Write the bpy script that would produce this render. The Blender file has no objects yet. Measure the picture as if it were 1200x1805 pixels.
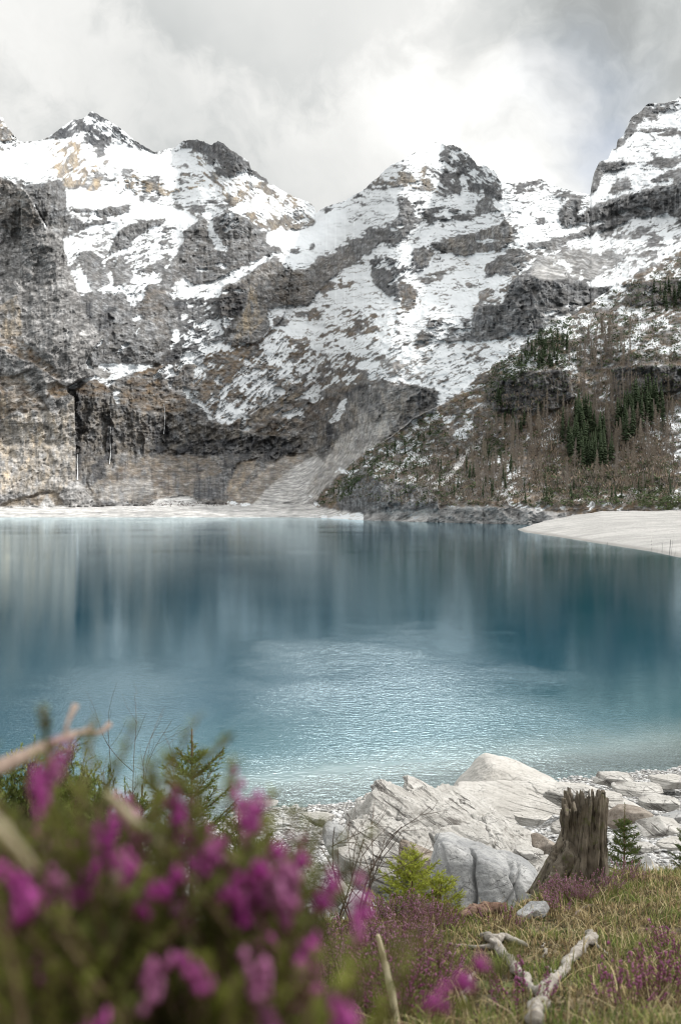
import bpy, bmesh, math, random
import numpy as np
from mathutils import Vector, Matrix, Euler

S = bpy.context.scene
COL = S.collection
R = math.radians
H = 9.0            # eye height above the lake, metres
FP = 1750.0        # focal length in photo pixels (35 mm on a 24 mm wide frame)
HY = 893.0         # horizon row of the photograph

# ------------------------------------------------------------------ camera
cam_d = bpy.data.cameras.new('camera')
cam = bpy.data.objects.new('camera', cam_d)
COL.objects.link(cam)
cam_d.sensor_fit = 'HORIZONTAL'
cam_d.sensor_width = 24.0
cam_d.lens = 35.0
cam_d.clip_start = 0.05
cam_d.clip_end = 40000.0
cam.location = (0, 0, H)
cam.rotation_euler = (R(90) - math.atan((902.5 - HY) / FP), 0, 0)
cam_d.dof.use_dof = True
cam_d.dof.focus_distance = 17.0
cam_d.dof.aperture_fstop = 5.2
S.camera = cam

# ------------------------------------------------------------------ light
SUN_EL, SUN_AZ = R(44), R(80)      # azimuth from the view axis towards the right
sun_d = bpy.data.lights.new('sun', 'SUN')
sun_d.energy = 2.6
sun_d.angle = R(4)
sun_d.color = (1.0, 0.96, 0.90)
sun = bpy.data.objects.new('sun', sun_d)
COL.objects.link(sun)
sdir = Vector((math.sin(SUN_AZ) * math.cos(SUN_EL), math.cos(SUN_AZ) * math.cos(SUN_EL), math.sin(SUN_EL)))
sun.rotation_euler = sdir.to_track_quat('Z', 'Y').to_euler()
sun.location = (20, -10, 60)

S.view_settings.view_transform = 'Standard'
S.view_settings.look = 'None'
S.view_settings.exposure = 0.0
S.view_settings.gamma = 1.0
S.cycles.pixel_filter_type = 'BLACKMAN_HARRIS'
S.cycles.filter_width = 1.05
S.cycles.max_bounces = 6
S.cycles.diffuse_bounces = 3
S.cycles.glossy_bounces = 3
S.cycles.transparent_max_bounces = 8

# ------------------------------------------------------------------ sky
class NT:
    """tiny helper to write node trees"""
    def __init__(s, tree):
        s.t = tree; tree.nodes.clear()
    def n(s, typ, **kw):
        nd = s.t.nodes.new(typ)
        ins = kw.pop('ins', {})
        for k, v in kw.items(): setattr(nd, k, v)
        for k, v in ins.items(): s.put(nd.inputs[k], v)
        return nd
    def put(s, sock, v):
        if hasattr(v, 'is_output'): s.t.links.new(v, sock)
        elif isinstance(v, bpy.types.Node): s.t.links.new(v.outputs[0], sock)
        else: sock.default_value = v
    def math(s, op, a, b=0.0, c=None, clamp=False):
        nd = s.n('ShaderNodeMath', operation=op, use_clamp=clamp)
        s.put(nd.inputs[0], a); s.put(nd.inputs[1], b)
        if c is not None: s.put(nd.inputs[2], c)
        return nd.outputs[0]
    def mix(s, f, a, b, blend='MIX'):
        nd = s.n('ShaderNodeMix', data_type='RGBA', blend_type=blend)
        s.put(nd.inputs[0], f); s.put(nd.inputs[6], a); s.put(nd.inputs[7], b)
        return nd.outputs[2]
    def ss(s, v, lo, hi, a=0.0, b=1.0):
        nd = s.n('ShaderNodeMapRange', interpolation_type='SMOOTHSTEP')
        s.put(nd.inputs[0], v)
        for i, x in zip((1, 2, 3, 4), (lo, hi, a, b)): s.put(nd.inputs[i], x)
        return nd.outputs[0]
    def noise(s, vec, scale, detail=4.0, rough=0.55, dist=0.0, out=0):
        nd = s.n('ShaderNodeTexNoise')
        if vec is not None: s.put(nd.inputs['Vector'], vec)
        nd.inputs['Scale'].default_value = scale; nd.inputs['Detail'].default_value = detail
        nd.inputs['Roughness'].default_value = rough; nd.inputs['Distortion'].default_value = dist
        return nd.outputs[out]
    def link(s, a, b): s.t.links.new(a, b)

def pdir(px, py):
    return Vector(((px - 600) / FP, 1.0, (HY - py) / FP)).normalized()

W = bpy.data.worlds.new('World'); S.world = W
W.use_nodes = True
N = NT(W.node_tree)
gen = N.n('ShaderNodeTexCoord').outputs['Generated']
sky = N.n('ShaderNodeTexSky', sky_type='NISHITA', sun_disc=False, sun_elevation=SUN_EL,
          sun_rotation=SUN_AZ, altitude=1600.0, air_density=1.0, dust_density=2.0)
# clouds live in direction space: flatten towards the horizon
warp = N.noise(gen, 3.2, 5, 0.6, 0.0, 1)
wv = N.n('ShaderNodeVectorMath', operation='SUBTRACT'); N.put(wv.inputs[0], warp); wv.inputs[1].default_value = (.5, .5, .5)
ws = N.n('ShaderNodeVectorMath', operation='SCALE'); N.put(ws.inputs[0], wv.outputs[0]); ws.inputs[3].default_value = 0.22
wd = N.n('ShaderNodeVectorMath', operation='ADD'); N.put(wd.inputs[0], gen); N.put(wd.inputs[1], ws.outputs[0])
wvec = wd.outputs[0]
def blob(px, py, rad, soft, vec=None):
    d = pdir(px, py)
    nd = N.n('ShaderNodeVectorMath', operation='DISTANCE')
    N.put(nd.inputs[0], vec or wvec); nd.inputs[1].default_value = d
    r = rad / FP
    return N.ss(nd.outputs['Value'], r * (1 - soft), r * (1 + soft), 1.0, 0.0)
n1 = N.noise(wvec, 4.2, 8, 0.58)
n2 = N.noise(wvec, 11.0, 6, 0.6)
bil = N.math('MULTIPLY', N.ss(n1, .44, .60), N.math('ADD', .5, n2))
val = N.math('ADD', 0.70, N.math('MULTIPLY', bil, 0.26))
for (px, py, rad, soft, amp) in [
        (640, 40, 190, .7, .08), (800, 100, 150, .4, .08), (930, 150, 70, .25, .13), (850, 230, 120, .7, .07),
        (60, 60, 130, .8, -.02), (330, 60, 160, .8, .12), (450, 250, 240, .8, -.19), (1120, 60, 190, .5, -.20),
        (1000, 40, 100, .5, -.10), (520, 20, 170, .8, .12), (90, 40, 150, .8, .05), (220, 160, 150, .9, -.12), (1020, 250, 150, .8, .16)]:
    val = N.math('ADD', val, N.math('MULTIPLY', blob(px, py, rad, soft), amp))
# the cloud deck is thinner and much brighter high up around the hidden sun
sep = N.n('ShaderNodeSeparateXYZ'); N.put(sep.inputs[0], gen)
hi = N.ss(sep.outputs[2], 0.50, 0.95, 0.0, 1.0)
sdn = N.n('ShaderNodeVectorMath', operation='DOT_PRODUCT'); N.put(sdn.inputs[0], gen); sdn.inputs[1].default_value = sdir
glow = N.ss(sdn.outputs['Value'], 0.70, 1.0, 0.0, 1.0)
val = N.math('ADD', val, N.math('ADD', N.math('MULTIPLY', hi, 0.35), N.math('MULTIPLY', glow, 1.0)))
val = N.math('ADD', val, N.math('MULTIPLY', blob(690, -790, 360, .35), 5.5))  # extra bright cloud patch above the frame, added to whiten the rippled water
val = N.math('MAXIMUM', val, 0.30)
ccol = N.mix(N.ss(val, 0.5, 0.95), (0.96, 1.0, 0.995, 1), (1.0, 1.0, 0.975, 1))
cc = N.n('ShaderNodeVectorMath', operation='SCALE'); N.put(cc.inputs[0], ccol); N.put(cc.inputs[3], val)
bg_c = N.n('ShaderNodeBackground'); N.put(bg_c.inputs[0], cc.outputs[0]); bg_c.inputs[1].default_value = 1.0
bg_s = N.n('ShaderNodeBackground'); N.put(bg_s.inputs[0], sky.outputs[0]); bg_s.inputs[1].default_value = 0.12
gap = N.math('MULTIPLY', N.math('ADD', blob(1035, 165, 90, .8), blob(1040, 260, 70, .9)), 0.30, clamp=True)
mx = N.n('ShaderNodeMixShader'); N.put(mx.inputs[0], gap); N.put(mx.inputs[1], bg_c.outputs[0]); N.put(mx.inputs[2], bg_s.outputs[0])
wo = N.n('ShaderNodeOutputWorld'); N.put(wo.inputs[0], mx.outputs[0])

# ------------------------------------------------------------------ helpers
def tag(o, label=None, cat=None, group=None, kind=None):
    if label: o['label'] = label
    if cat: o['category'] = cat
    if group: o['group'] = group
    if kind: o['kind'] = kind
    return o
def mesh_np(name, V, F, mat, parent=None, smooth=False, attrs=None, loops=None):
    """V (n,3), F (m,3|4) int -> one linked mesh object"""
    V = np.asarray(V, np.float32); F = np.asarray(F, np.int32)
    me = bpy.data.meshes.new(name)
    me.vertices.add(len(V)); me.vertices.foreach_set('co', V.ravel())
    k = F.shape[1]
    me.loops.add(F.size); me.loops.foreach_set('vertex_index', F.ravel())
    me.polygons.add(len(F)); me.polygons.foreach_set('loop_start', np.arange(0, F.size, k, dtype=np.int32))
    try: me.polygons.foreach_set('loop_total', np.full(len(F), k, np.int32))
    except Exception: pass
    if smooth: me.polygons.foreach_set('use_smooth', np.ones(len(F), bool))
    me.update(calc_edges=True)
    for an, (typ, arr) in (attrs or {}).items():
        a = me.attributes.new(an, typ, 'POINT')
        a.data.foreach_set('color' if typ == 'FLOAT_COLOR' else 'value', np.asarray(arr, np.float32).ravel())
    if mat: me.materials.append(mat)
    o = bpy.data.objects.new(name, me); COL.objects.link(o)
    if parent: o.parent = parent
    return o
def empty(name, loc, label, cat, group=None):
    o = bpy.data.objects.new(name, None); COL.objects.link(o)
    o.location = loc; o.empty_display_size = .1
    return tag(o, label, cat, group)

# numpy noise
_rs = np.random.RandomState(7)
_perm = np.concatenate([_rs.permutation(256)] * 3).astype(np.int32)
_ang = _rs.rand(256) * 2 * np.pi
_gx, _gy = np.cos(_ang).astype(np.float32), np.sin(_ang).astype(np.float32)
def pn(x, y, seed=0):
    x = np.asarray(x, np.float32) + seed * 17.37; y = np.asarray(y, np.float32) + seed * 31.7
    xi = np.floor(x); yi = np.floor(y); xf = x - xi; yf = y - yi
    xi = xi.astype(np.int32) & 255; yi = yi.astype(np.int32) & 255
    u = xf * xf * xf * (xf * (xf * 6 - 15) + 10); v = yf * yf * yf * (yf * (yf * 6 - 15) + 10)
    def g(ix, iy, fx, fy):
        h = _perm[_perm[ix] + iy]; return _gx[h] * fx + _gy[h] * fy
    xj = (xi + 1) & 255; yj = (yi + 1) & 255
    a = g(xi, yi, xf, yf); b = g(xj, yi, xf - 1, yf); c = g(xi, yj, xf, yf - 1); d = g(xj, yj, xf - 1, yf - 1)
    return ((a + u * (b - a)) * (1 - v) + (c + u * (d - c)) * v) * 1.5
def fbm(x, y, oct=4, seed=0, gain=.5, lac=2.03):
    s = 0; a = 1; t = 0
    for i in range(oct):
        s = s + a * pn(x, y, seed + i * 3); t += a; a *= gain; x = x * lac; y = y * lac
    return s / t
def ridged(x, y, oct=4, seed=0, gain=.5):
    s = 0; a = 1; t = 0
    for i in range(oct):
        s = s + a * (1 - 2 * np.abs(pn(x, y, seed + i * 3))); t += a; a *= gain; x = x * 2.03; y = y * 2.03
    return s / t
def sst(v, a, b):
    t = np.clip((v - a) / (b - a), 0, 1); return t * t * (3 - 2 * t)
def box(a, r, ax):
    if r < 1: return a
    r = int(r); k = 2 * r + 1
    pad = [(0, 0), (0, 0)]; pad[ax] = (r + 1, r)
    c = np.cumsum(np.pad(a, pad, mode='edge'), axis=ax, dtype=np.float64)
    n = a.shape[ax]
    hi_ = np.take(c, np.arange(k, k + n), axis=ax); lo_ = np.take(c, np.arange(0, n), axis=ax)
    return ((hi_ - lo_) / k).astype(np.float32)
def blur(a, rx, ry=None):
    ry = rx if ry is None else ry
    for _ in range(2): a = box(box(a, rx, 1), ry, 0)
    return a
# ------------------------------------------------------------------ mountains
# The far side of the lake is surveyed on a bearing / elevation raster; every sample gets its own
# distance, so the result is a real terrain mesh in metres, with backs behind the ridges.
X0, X1, Y0, Y1 = -260, 1460, 90, 950
RW, RH = X1 - X0, Y1 - Y0
gx, gy = np.meshgrid(np.arange(X0, X1, dtype=np.float32), np.arange(Y0, Y1, dtype=np.float32))
def poly(pts, wob=3.0, bl=1, seed=1):
    """ragged-edged area mask"""
    px = np.array([p[0] for p in pts], np.float32); py = np.array([p[1] for p in pts], np.float32)
    m = 14
    xa, xb = int(max(X0, px.min() - m)), int(min(X1, px.max() + m)); ya, yb = int(max(Y0, py.min() - m)), int(min(Y1, py.max() + m))
    out = np.zeros((RH, RW), np.float32)
    if xa >= xb or ya >= yb: return out
    sl = (slice(ya - Y0, yb - Y0), slice(xa - X0, xb - X0))
    x = gx[sl] + WX[sl] * wob; y = gy[sl] + WY[sl] * wob
    ins = np.zeros(x.shape, bool)
    n = len(px)
    for i in range(n):
        x1, y1, x2, y2 = px[i], py[i], px[(i + 1) % n], py[(i + 1) % n]
        if y1 == y2: continue
        c = ((y1 > y) != (y2 > y)) & (x < (x2 - x1) * (y - y1) / (y2 - y1) + x1)
        ins ^= c
    out[sl] = ins
    return blur(out, bl) if bl else out
WX = fbm(gx / 14, gy / 14, 4, 3) * 2.2
WY = fbm(gx / 14, gy / 14, 4, 9) * 2.2

SKYL = [(-260,170),(-60,190),(-5,203),(6,208),(12,222),(25,238),(35,250),(55,250),(75,247),(90,240),(110,225),(130,211),(138,212),(148,209),(155,203),(163,197),
 (175,203),(200,218),(215,228),(240,250),(262,262),(275,269),(295,263),(310,260),(322,249),(345,246),(355,249),(362,252),(375,256),(385,248),
 (393,253),(405,263),(425,276),(438,284),(443,299),(452,303),(460,310),(470,315),(474,325),(482,326),(492,333),(500,337),(515,345),(530,352),
 (548,358),(554,366),(557,376),(565,370),(575,364),(590,360),(610,353),(620,346),(632,340),(645,332),(655,320),(668,312),(672,305),(690,290),
 (705,285),(720,275),(735,267),(745,254),(760,253),(775,251),(785,258),(800,256),(812,264),(825,272),(836,286),(840,293),(852,292),(870,301),
 (880,318),(890,322),(905,324),(925,321),(940,319),(952,316),(965,322),(985,331),(1010,338),(1030,341),(1039,345),(1042,320),(1047,303),(1055,286),
 (1070,281),(1077,265),(1085,262),(1087,247),(1097,240),(1103,225),(1112,207),(1130,195),(1138,185),(1150,182),(1165,183),(1180,180),(1190,176),
 (1200,168),(1260,140),(1340,120),(1460,110)]
# area, {field: value}; later entries paint over earlier ones.
# S snow, T steepness, V brown turf, O ochre rock, K dark rock, partly wet, C cliff, P pale rubble, A grain (0 level,1 up-right,2 steep up-right,3 down-right)
PATCH = [
 ([(-300,80),(1500,80),(1500,960),(-300,960)], dict(S=.78,T=.75,V=.12,O=.06,K=.15,C=.1,P=0,A=0)),
 # lower walls
 ([(-300,640),(120,690),(300,640),(480,640),(640,650),(770,690),(700,960),(-300,960)], dict(S=.12,T=1.3,V=.35,O=.12,K=.3,C=.5)),
 # --- left peak group
 ([(-20,195),(10,212),(22,232),(36,250),(28,256),(15,252),(-20,246)], dict(S=.42,O=.45,K=.3,T=1.8,C=.6)),
 ([(-20,252),(8,262),(5,270),(-20,276)], dict(S=.2,O=.3,C=.5)),
 ([(88,242),(130,207),(163,190),(205,215),(282,272),(250,271),(228,264),(205,247),(192,243),(197,258),(180,272),(170,258),(140,243),(110,246)], dict(S=.47,K=.9,T=1.5,C=.4,A=3,V=0)),
 ([(150,204),(175,208),(202,222),(212,246),(190,240),(170,226),(150,216)], dict(S=.82,A=3)),
 ([(90,243),(130,211),(148,213),(140,232),(128,246),(105,244)], dict(S=.28,K=.9,A=2)),
 ([(203,219),(282,272),(240,269),(222,258),(206,236)], dict(S=.34,K=.9,A=3)),
 ([(55,250),(90,246),(180,275),(205,252),(280,272),(312,262),(345,277),(352,312),(300,318),(240,300),(200,298),(160,290),(80,296),(112,318),(95,330),(0,306),(0,276)], dict(S=.97,T=.5,K=.1,O=.2)),
 ([(92,246),(142,250),(147,276),(100,285),(85,270)], dict(S=.70,O=.8,A=2)),
 ([(85,300),(105,283),(130,272),(147,282),(158,300),(150,325),(125,332),(116,328),(95,306)], dict(S=.40,O=.70,T=1.2,A=2,K=0,C=.4)),
 ([(148,280),(170,285),(175,300),(165,306),(150,298)], dict(S=.45,O=.9,K=.1)),
 ([(165,315),(181,312),(179,330),(150,346),(163,325)], dict(S=.08,O=.8,K=.1)),
 ([(168,264),(180,262),(184,276),(172,278)], dict(S=.15,K=.4)), ([(182,282),(192,280),(193,290),(184,290)], dict(S=.1,O=.4)),
 ([(112,334),(180,336),(250,352),(330,372),(352,390),(320,402),(270,394),(232,385),(205,380),(130,368)], dict(S=1.0,T=.42)),
 ([(205,325),(236,308),(262,322),(310,325),(320,342),(300,347),(262,338),(250,342),(246,357),(235,337),(215,327)], dict(S=.46,O=.65,T=1.3,K=.1,C=.4)),
 ([(243,342),(256,345),(254,358),(245,356)], dict(S=.0,K=.5)),
 ([(300,290),(330,290),(335,297),(305,296)], dict(S=.35,K=.4)),
 ([(318,305),(350,307),(360,312),(320,313)], dict(S=.3,K=.3,O=.4)),
 ([(333,327),(352,316),(377,314),(388,330),(352,337),(333,336)], dict(S=.30,O=.75,K=.1,C=.3)),
 ([(308,264),(322,247),(345,243),(362,249),(385,245),(402,258),(440,286),(446,300),(474,320),(455,317),(420,305),(412,312),(385,312),(368,292),(350,272),(340,262),(320,263)], dict(S=.22,K=.75,T=1.8,C=.6,A=3)),
 ([(360,282),(385,312),(412,312),(440,312),(500,337),(552,358),(558,385),(530,402),(512,412),(462,402),(430,372),(395,342),(372,312)], dict(S=.76,O=.45,A=3,K=.1,T=.7)),
 ([(340,262),(352,275),(366,290),(380,315),(430,365),(470,400),(455,402),(400,355),(365,320),(350,290)], dict(S=.45,O=.5,K=.2,A=3,V=.3)),
 ([(498,368),(520,362),(552,372),(556,392),(540,400),(515,412),(500,404),(492,390)], dict(S=.32,O=.35,K=.3,C=.5)),
 ([(462,330),(500,342),(545,362),(530,366),(490,352)], dict(S=.4,V=.4,O=.4,A=3)),
 ([(130,372),(160,368),(185,368),(200,365),(232,359),(229,372),(185,384),(170,380),(150,375)], dict(S=.16,C=.8,T=2.4,K=.4)),
 ([(118,385),(150,389),(206,389),(180,398),(130,404),(116,398)], dict(S=.12,C=.8,T=2.4,K=.35)),
 ([(190,449),(203,425),(207,408),(228,395),(262,387),(298,384),(285,396),(262,404),(240,420),(215,445),(197,451)], dict(S=.02,C=1,T=2.8,K=.25,A=1)),
 ([(285,400),(312,398),(315,408),(290,412)], dict(S=.25,K=.6)),
 ([(118,440),(190,452),(240,420),(300,410),(318,420),(312,445),(300,468),(280,502),(240,522),(200,500),(160,522),(135,505),(122,480)], dict(S=.70,K=.3,A=1)),
 ([(125,448),(160,440),(172,452),(185,472),(196,500),(182,522),(158,510),(150,492),(142,478),(128,478)], dict(S=.18,T=1.6,K=.2)),
 ([(200,500),(198,472),(213,448),(222,470),(240,492),(248,505),(236,520),(222,530),(205,512)], dict(S=.05,T=1.6,K=.15)),
 ([(240,485),(250,470),(262,462),(285,448),(305,440),(300,462),(285,475),(260,480)], dict(S=.45,K=.4,A=1)),
 ([(352,388),(362,384),(372,400),(385,392),(398,366),(420,375),(455,402),(470,430),(496,438),(497,450),(470,453),(440,463),(400,486),(350,500),(320,494),(296,512),(270,520),(298,472),(318,442),(326,420),(318,408),(340,402)], dict(S=.08,T=2.2,V=.22,C=.85,K=.25)),
 ([(362,380),(374,380),(378,405),(392,432),(404,436),(398,444),(380,438),(368,410)], dict(S=.95,T=.7)),
 ([(375,385),(400,372),(420,385),(425,400),(400,410),(385,400)], dict(S=.5,K=.4,A=2)),
 ([(335,470),(352,472),(372,478),(365,482),(340,478)], dict(S=.9)), ([(380,462),(400,468),(398,474),(384,468)], dict(S=.9)),
 ([(335,482),(380,480),(382,495),(340,502)], dict(S=.02,K=.7,C=.8)),
 # middle-left rocks under the snow line
 ([(140,520),(170,515),(200,505),(240,528),(262,530),(300,520),(315,540),(300,600),(300,642),(160,645),(140,580)], dict(A=1,S=.06,T=1.6,K=.25,C=.5,V=.15)),
 ([(262,500),(285,505),(300,525),(290,560),(300,600),(262,560),(240,545),(255,520)], dict(S=.03,T=1.8,V=.45,C=.5)),
 ([(152,525),(163,525),(164,560),(154,556)], dict(S=0,K=1,C=.9)), ([(180,545),(205,540),(200,575),(176,585)], dict(S=0,K=.9,C=.9)),
 ([(218,500),(232,505),(238,528),(240,540),(230,540),(222,520)], dict(S=.95)), ([(236,482),(247,486),(240,505),(230,520),(226,512)], dict(S=.95)),
 ([(135,486),(150,480),(160,505),(150,518),(138,505)], dict(S=.97,T=.6)),
 ([(205,505),(222,505),(236,530),(228,530),(215,512),(205,515)], dict(S=.8)), ([(165,508),(200,503),(205,520),(190,512),(180,520)], dict(S=.6)),
 ([(235,560),(255,553),(252,560),(238,566)], dict(S=.85)), ([(246,572),(250,578),(238,592),(236,600),(222,612),(208,626),(206,620),(222,605),(236,590)], dict(S=.9)),
 ([(182,595),(180,604),(165,616),(162,612),(172,600)], dict(S=.97)),
 ([(296,528),(330,508),(360,503),(400,486),(440,472),(482,448),(492,450),(470,470),(440,488),(402,508),(394,532),(375,534),(345,520),(310,532)], dict(S=.95,T=.55,A=1)),
 ([(440,475),(480,452),(485,455),(460,480),(415,505),(400,520),(405,500)], dict(S=.86,A=1)),
 ([(300,535),(345,522),(394,528),(392,600),(345,640),(300,648),(285,640),(315,600),(320,560)], dict(S=.38,K=.75,A=1,T=1.3,C=.3)),
 ([(255,568),(285,540),(300,545),(312,570),(300,605),(270,630),(240,625),(240,600)], dict(S=.02,C=.7,T=2,K=.05)),
 ([(312,520),(320,560),(316,580),(312,565)], dict(S=0,K=1)),
 # central buttress
 ([(385,532),(392,508),(436,484),(462,466),(484,448),(500,456),(514,476),(538,474),(560,456),(600,442),(620,433),(628,462),(600,478),(572,498),(556,530),(540,538),(500,540),(470,545),(476,572),(458,602),(405,612),(394,585)], dict(S=.03,T=2.6,V=.35,O=.12,K=.15,C=.95)),
 ([(386,532),(394,510),(432,498),(434,525),(420,560),(400,600),(390,580)], dict(S=.18,K=1,C=.9)),
 ([(438,500),(452,500),(455,545),(470,560),(440,590),(405,600),(420,570),(435,540)], dict(O=.65,K=0,V=.1)),
 ([(470,500),(520,480),(545,490),(540,530),(500,538),(470,530)], dict(V=.65)),
 ([(490,452),(505,455),(508,475),(500,472)], dict(S=.9)),
 # glacier saddle
 ([(468,412),(500,404),(530,405),(556,396),(560,374),(612,354),(650,334),(662,358),(620,405),(600,432),(575,440),(560,452),(545,466),(518,462),(502,448),(497,438),(472,428)], dict(S=1.0,T=.45,K=.2)),
 ([(500,440),(520,438),(555,430),(552,440),(520,446)], dict(S=.55,K=.5)),
 ([(560,372),(600,358),(620,350),(615,362),(575,376)], dict(S=.62,K=.6)),
 # central peak
 ([(600,352),(655,318),(745,250),(790,250),(885,320),(905,345),(900,400),(760,430),(690,440),(600,450),(620,400)], dict(S=.74,T=.8,K=.45,A=0)),
 ([(742,253),(776,250),(784,262),(782,290),(740,290),(718,291),(733,270)], dict(S=1.0,T=.5)),
 ([(655,322),(672,305),(692,290),(700,288),(700,296),(680,320),(665,330)], dict(S=.5,K=.4,O=.3)),
 ([(620,345),(655,340),(668,338),(650,348),(622,352)], dict(S=.4,K=.8)),
 ([(680,326),(690,310),(702,298),(712,298),(716,308),(740,300),(748,290),(756,292),(748,312),(762,320),(775,340),(745,336),(720,330),(700,328)], dict(S=.30,O=.45,T=1.6,K=.3,C=.4)),
 ([(758,292),(800,300),(812,322),(800,345),(772,338),(760,318)], dict(S=.6,K=.5,A=3)),
 ([(783,258),(800,254),(838,284),(842,292),(872,300),(886,322),(884,350),(868,352),(850,332),(830,335),(815,305),(800,308),(788,290)], dict(S=.40,K=.85,T=1.6,C=.5,A=3)),
 ([(775,268),(788,262),(792,305),(778,300),(774,285)], dict(S=.2,K=.8,C=.6)), ([(800,310),(810,318),(812,345),(800,340)], dict(S=.05,K=.5,C=.6)),
 ([(648,340),(740,322),(738,342),(712,366),(680,385),(620,412),(612,412),(630,380)], dict(S=.90,T=.6)),
 ([(700,352),(716,345),(735,360),(760,375),(740,392),(722,408),(700,436),(690,432),(655,428),(615,440),(600,446),(612,425),(650,412),(692,396),(705,375)], dict(S=.34,K=.45,T=1.5,C=.4)),
 ([(712,350),(722,352),(730,385),(712,402),(704,380)], dict(S=.03,K=.35,C=.6)),
 ([(735,350),(770,358),(800,372),(790,385),(760,382),(742,372)], dict(S=.5,K=.6)),
 ([(590,437),(622,428),(655,425),(690,412),(735,385),(725,405),(700,432),(668,420),(660,440),(640,452),(628,460),(600,452)], dict(S=.06,C=.9,K=.3,T=2.4)),
 ([(653,438),(700,434),(735,405),(770,392),(812,372),(815,360),(838,350),(872,362),(888,392),(840,408),(780,420),(757,428),(742,432),(720,444),(690,444),(660,450)], dict(S=.95,T=.55)),
 ([(835,382),(836,366),(848,350),(862,342),(870,360),(882,372),(860,376),(842,380)], dict(S=0,C=.8,K=.3,T=2.4)),
 ([(780,376),(800,366),(812,374),(835,378),(838,388),(800,388),(775,390)], dict(S=.3,K=.6,C=.5)),
 ([(757,430),(800,418),(840,408),(886,394),(888,372),(898,385),(904,402),(900,432),(885,438),(850,447),(812,451),(775,442)], dict(S=.02,C=1,O=.2,T=3,K=.25)),
 ([(836,424),(882,421),(880,426),(840,430)], dict(S=.95)),
 ([(650,458),(690,452),(722,470),(728,440),(748,434),(766,445),(758,470),(742,480),(715,485),(700,500),(705,530),(695,536),(680,520),(656,497)], dict(S=.28,K=.95,T=2,C=.6,A=2)),
 ([(728,442),(748,436),(767,446),(758,466),(745,472),(732,460)], dict(S=.1,K=.3,C=.8,O=.2)),
 ([(700,498),(722,492),(732,510),(735,540),(715,560),(704,582),(697,578),(696,560),(708,530)], dict(S=.40,V=.7,K=.4,T=1.2)),
 # central snowfields
 ([(560,512),(600,480),(650,457),(656,497),(698,532),(698,570),(690,600),(640,622),(600,622),(500,605),(478,572),(472,545),(540,540)], dict(S=.90,T=.48,V=.7)),
 ([(560,500),(575,495),(590,500),(588,510),(568,520)], dict(S=.2,K=.4)), ([(594,500),(622,500),(618,508),(600,510)], dict(S=.15,K=.4)),
 ([(543,552),(560,538),(582,536),(578,552),(576,572),(545,574)], dict(S=.38,V=.9,T=1)), ([(620,572),(640,560),(655,553),(668,560),(650,572),(640,582),(622,580)], dict(S=.22,V=.9,K=.4)),
 ([(480,560),(500,552),(510,570),(495,578),(482,575)], dict(S=.25,V=.3)), ([(470,582),(500,580),(505,595),(475,600)], dict(S=.1,V=.2,K=.1)),
 ([(583,594),(620,590),(622,602),(585,602)], dict(S=.3,K=.5,V=.5)), ([(510,600),(560,590),(580,610),(530,630),(510,620)], dict(S=.42,V=.8,A=2)),
 ([(560,540),(620,540),(690,580),(640,620),(540,612),(560,580)], dict(S=.74,V=.8,A=1)),
 ([(765,446),(812,452),(850,448),(892,436),(868,470),(850,500),(842,545),(832,562),(800,556),(780,558),(742,600),(700,602),(706,570),(735,545),(738,510),(744,488),(762,470)], dict(S=.94,T=.5,V=.5)),
 ([(742,496),(760,482),(790,472),(822,467),(800,478),(780,492),(750,500)], dict(S=.15,V=.3,C=.5)), ([(822,500),(850,498),(848,503),(824,505)], dict(S=.2,K=.5)),
 ([(732,606),(738,588),(758,560),(772,558),(800,570),(836,560),(832,600),(800,604),(780,608)], dict(S=.45,K=.45,T=1.4,C=.4)),
 ([(690,596),(740,600),(840,604),(900,590),(935,602),(872,642),(822,682),(760,684),(700,654),(640,650),(600,640),(640,622)], dict(S=.80,V=.5,A=1,T=.6)),
 ([(640,640),(690,628),(760,640),(770,668),(720,672),(650,668)], dict(S=.52,V=.5,A=1,P=.2)),
 # right massif
 ([(885,318),(952,312),(1042,340),(1050,360),(1012,385),(960,425),(905,445),(898,400),(886,372)], dict(S=.84,T=.55,K=.4,A=0)),
 ([(890,322),(950,316),(962,322),(930,328),(895,330)], dict(S=.3,K=.8)), ([(960,335),(1035,345),(1030,352),(965,345)], dict(S=.6,K=.5)),
 ([(886,375),(894,395),(904,402),(905,422),(898,440),(888,430)], dict(S=.2,V=.3,K=.3,C=.7)),
 ([(984,392),(983,372),(1000,354),(1022,352),(1020,372),(1012,392),(1000,402),(988,400)], dict(S=.20,K=.5,C=.6,T=1.8)),
 ([(1036,348),(1044,305),(1055,284),(1076,280),(1120,250),(1210,160),(1300,130),(1480,80),(1480,330),(1200,322),(1130,338),(1060,358)], dict(S=.88,T=.6,K=.4,A=0)),
 ([(1040,348),(1045,308),(1056,284),(1076,284),(1118,286),(1122,292),(1088,298),(1062,304),(1054,330)], dict(S=.22,K=.5,T=2,C=.6)),
 ([(1066,338),(1085,322),(1118,308),(1116,318),(1096,336),(1070,344)], dict(S=.28,K=.4)), ([(1140,288),(1165,280),(1210,272),(1210,292),(1160,294)], dict(S=.12,K=.6)),
 ([(1148,312),(1180,302),(1210,296),(1210,310),(1170,322),(1150,322)], dict(S=.35,K=.5)), ([(1100,315),(1120,305),(1150,300),(1120,320)], dict(S=.6,K=.5)),
 ([(1078,264),(1088,246),(1100,242),(1104,222),(1114,204),(1138,183),(1190,176),(1202,182),(1196,192),(1168,200),(1150,196),(1136,204),(1122,222),(1120,232),(1100,248),(1085,266)], dict(S=.20,K=.6,C=.6,T=2)),
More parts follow.
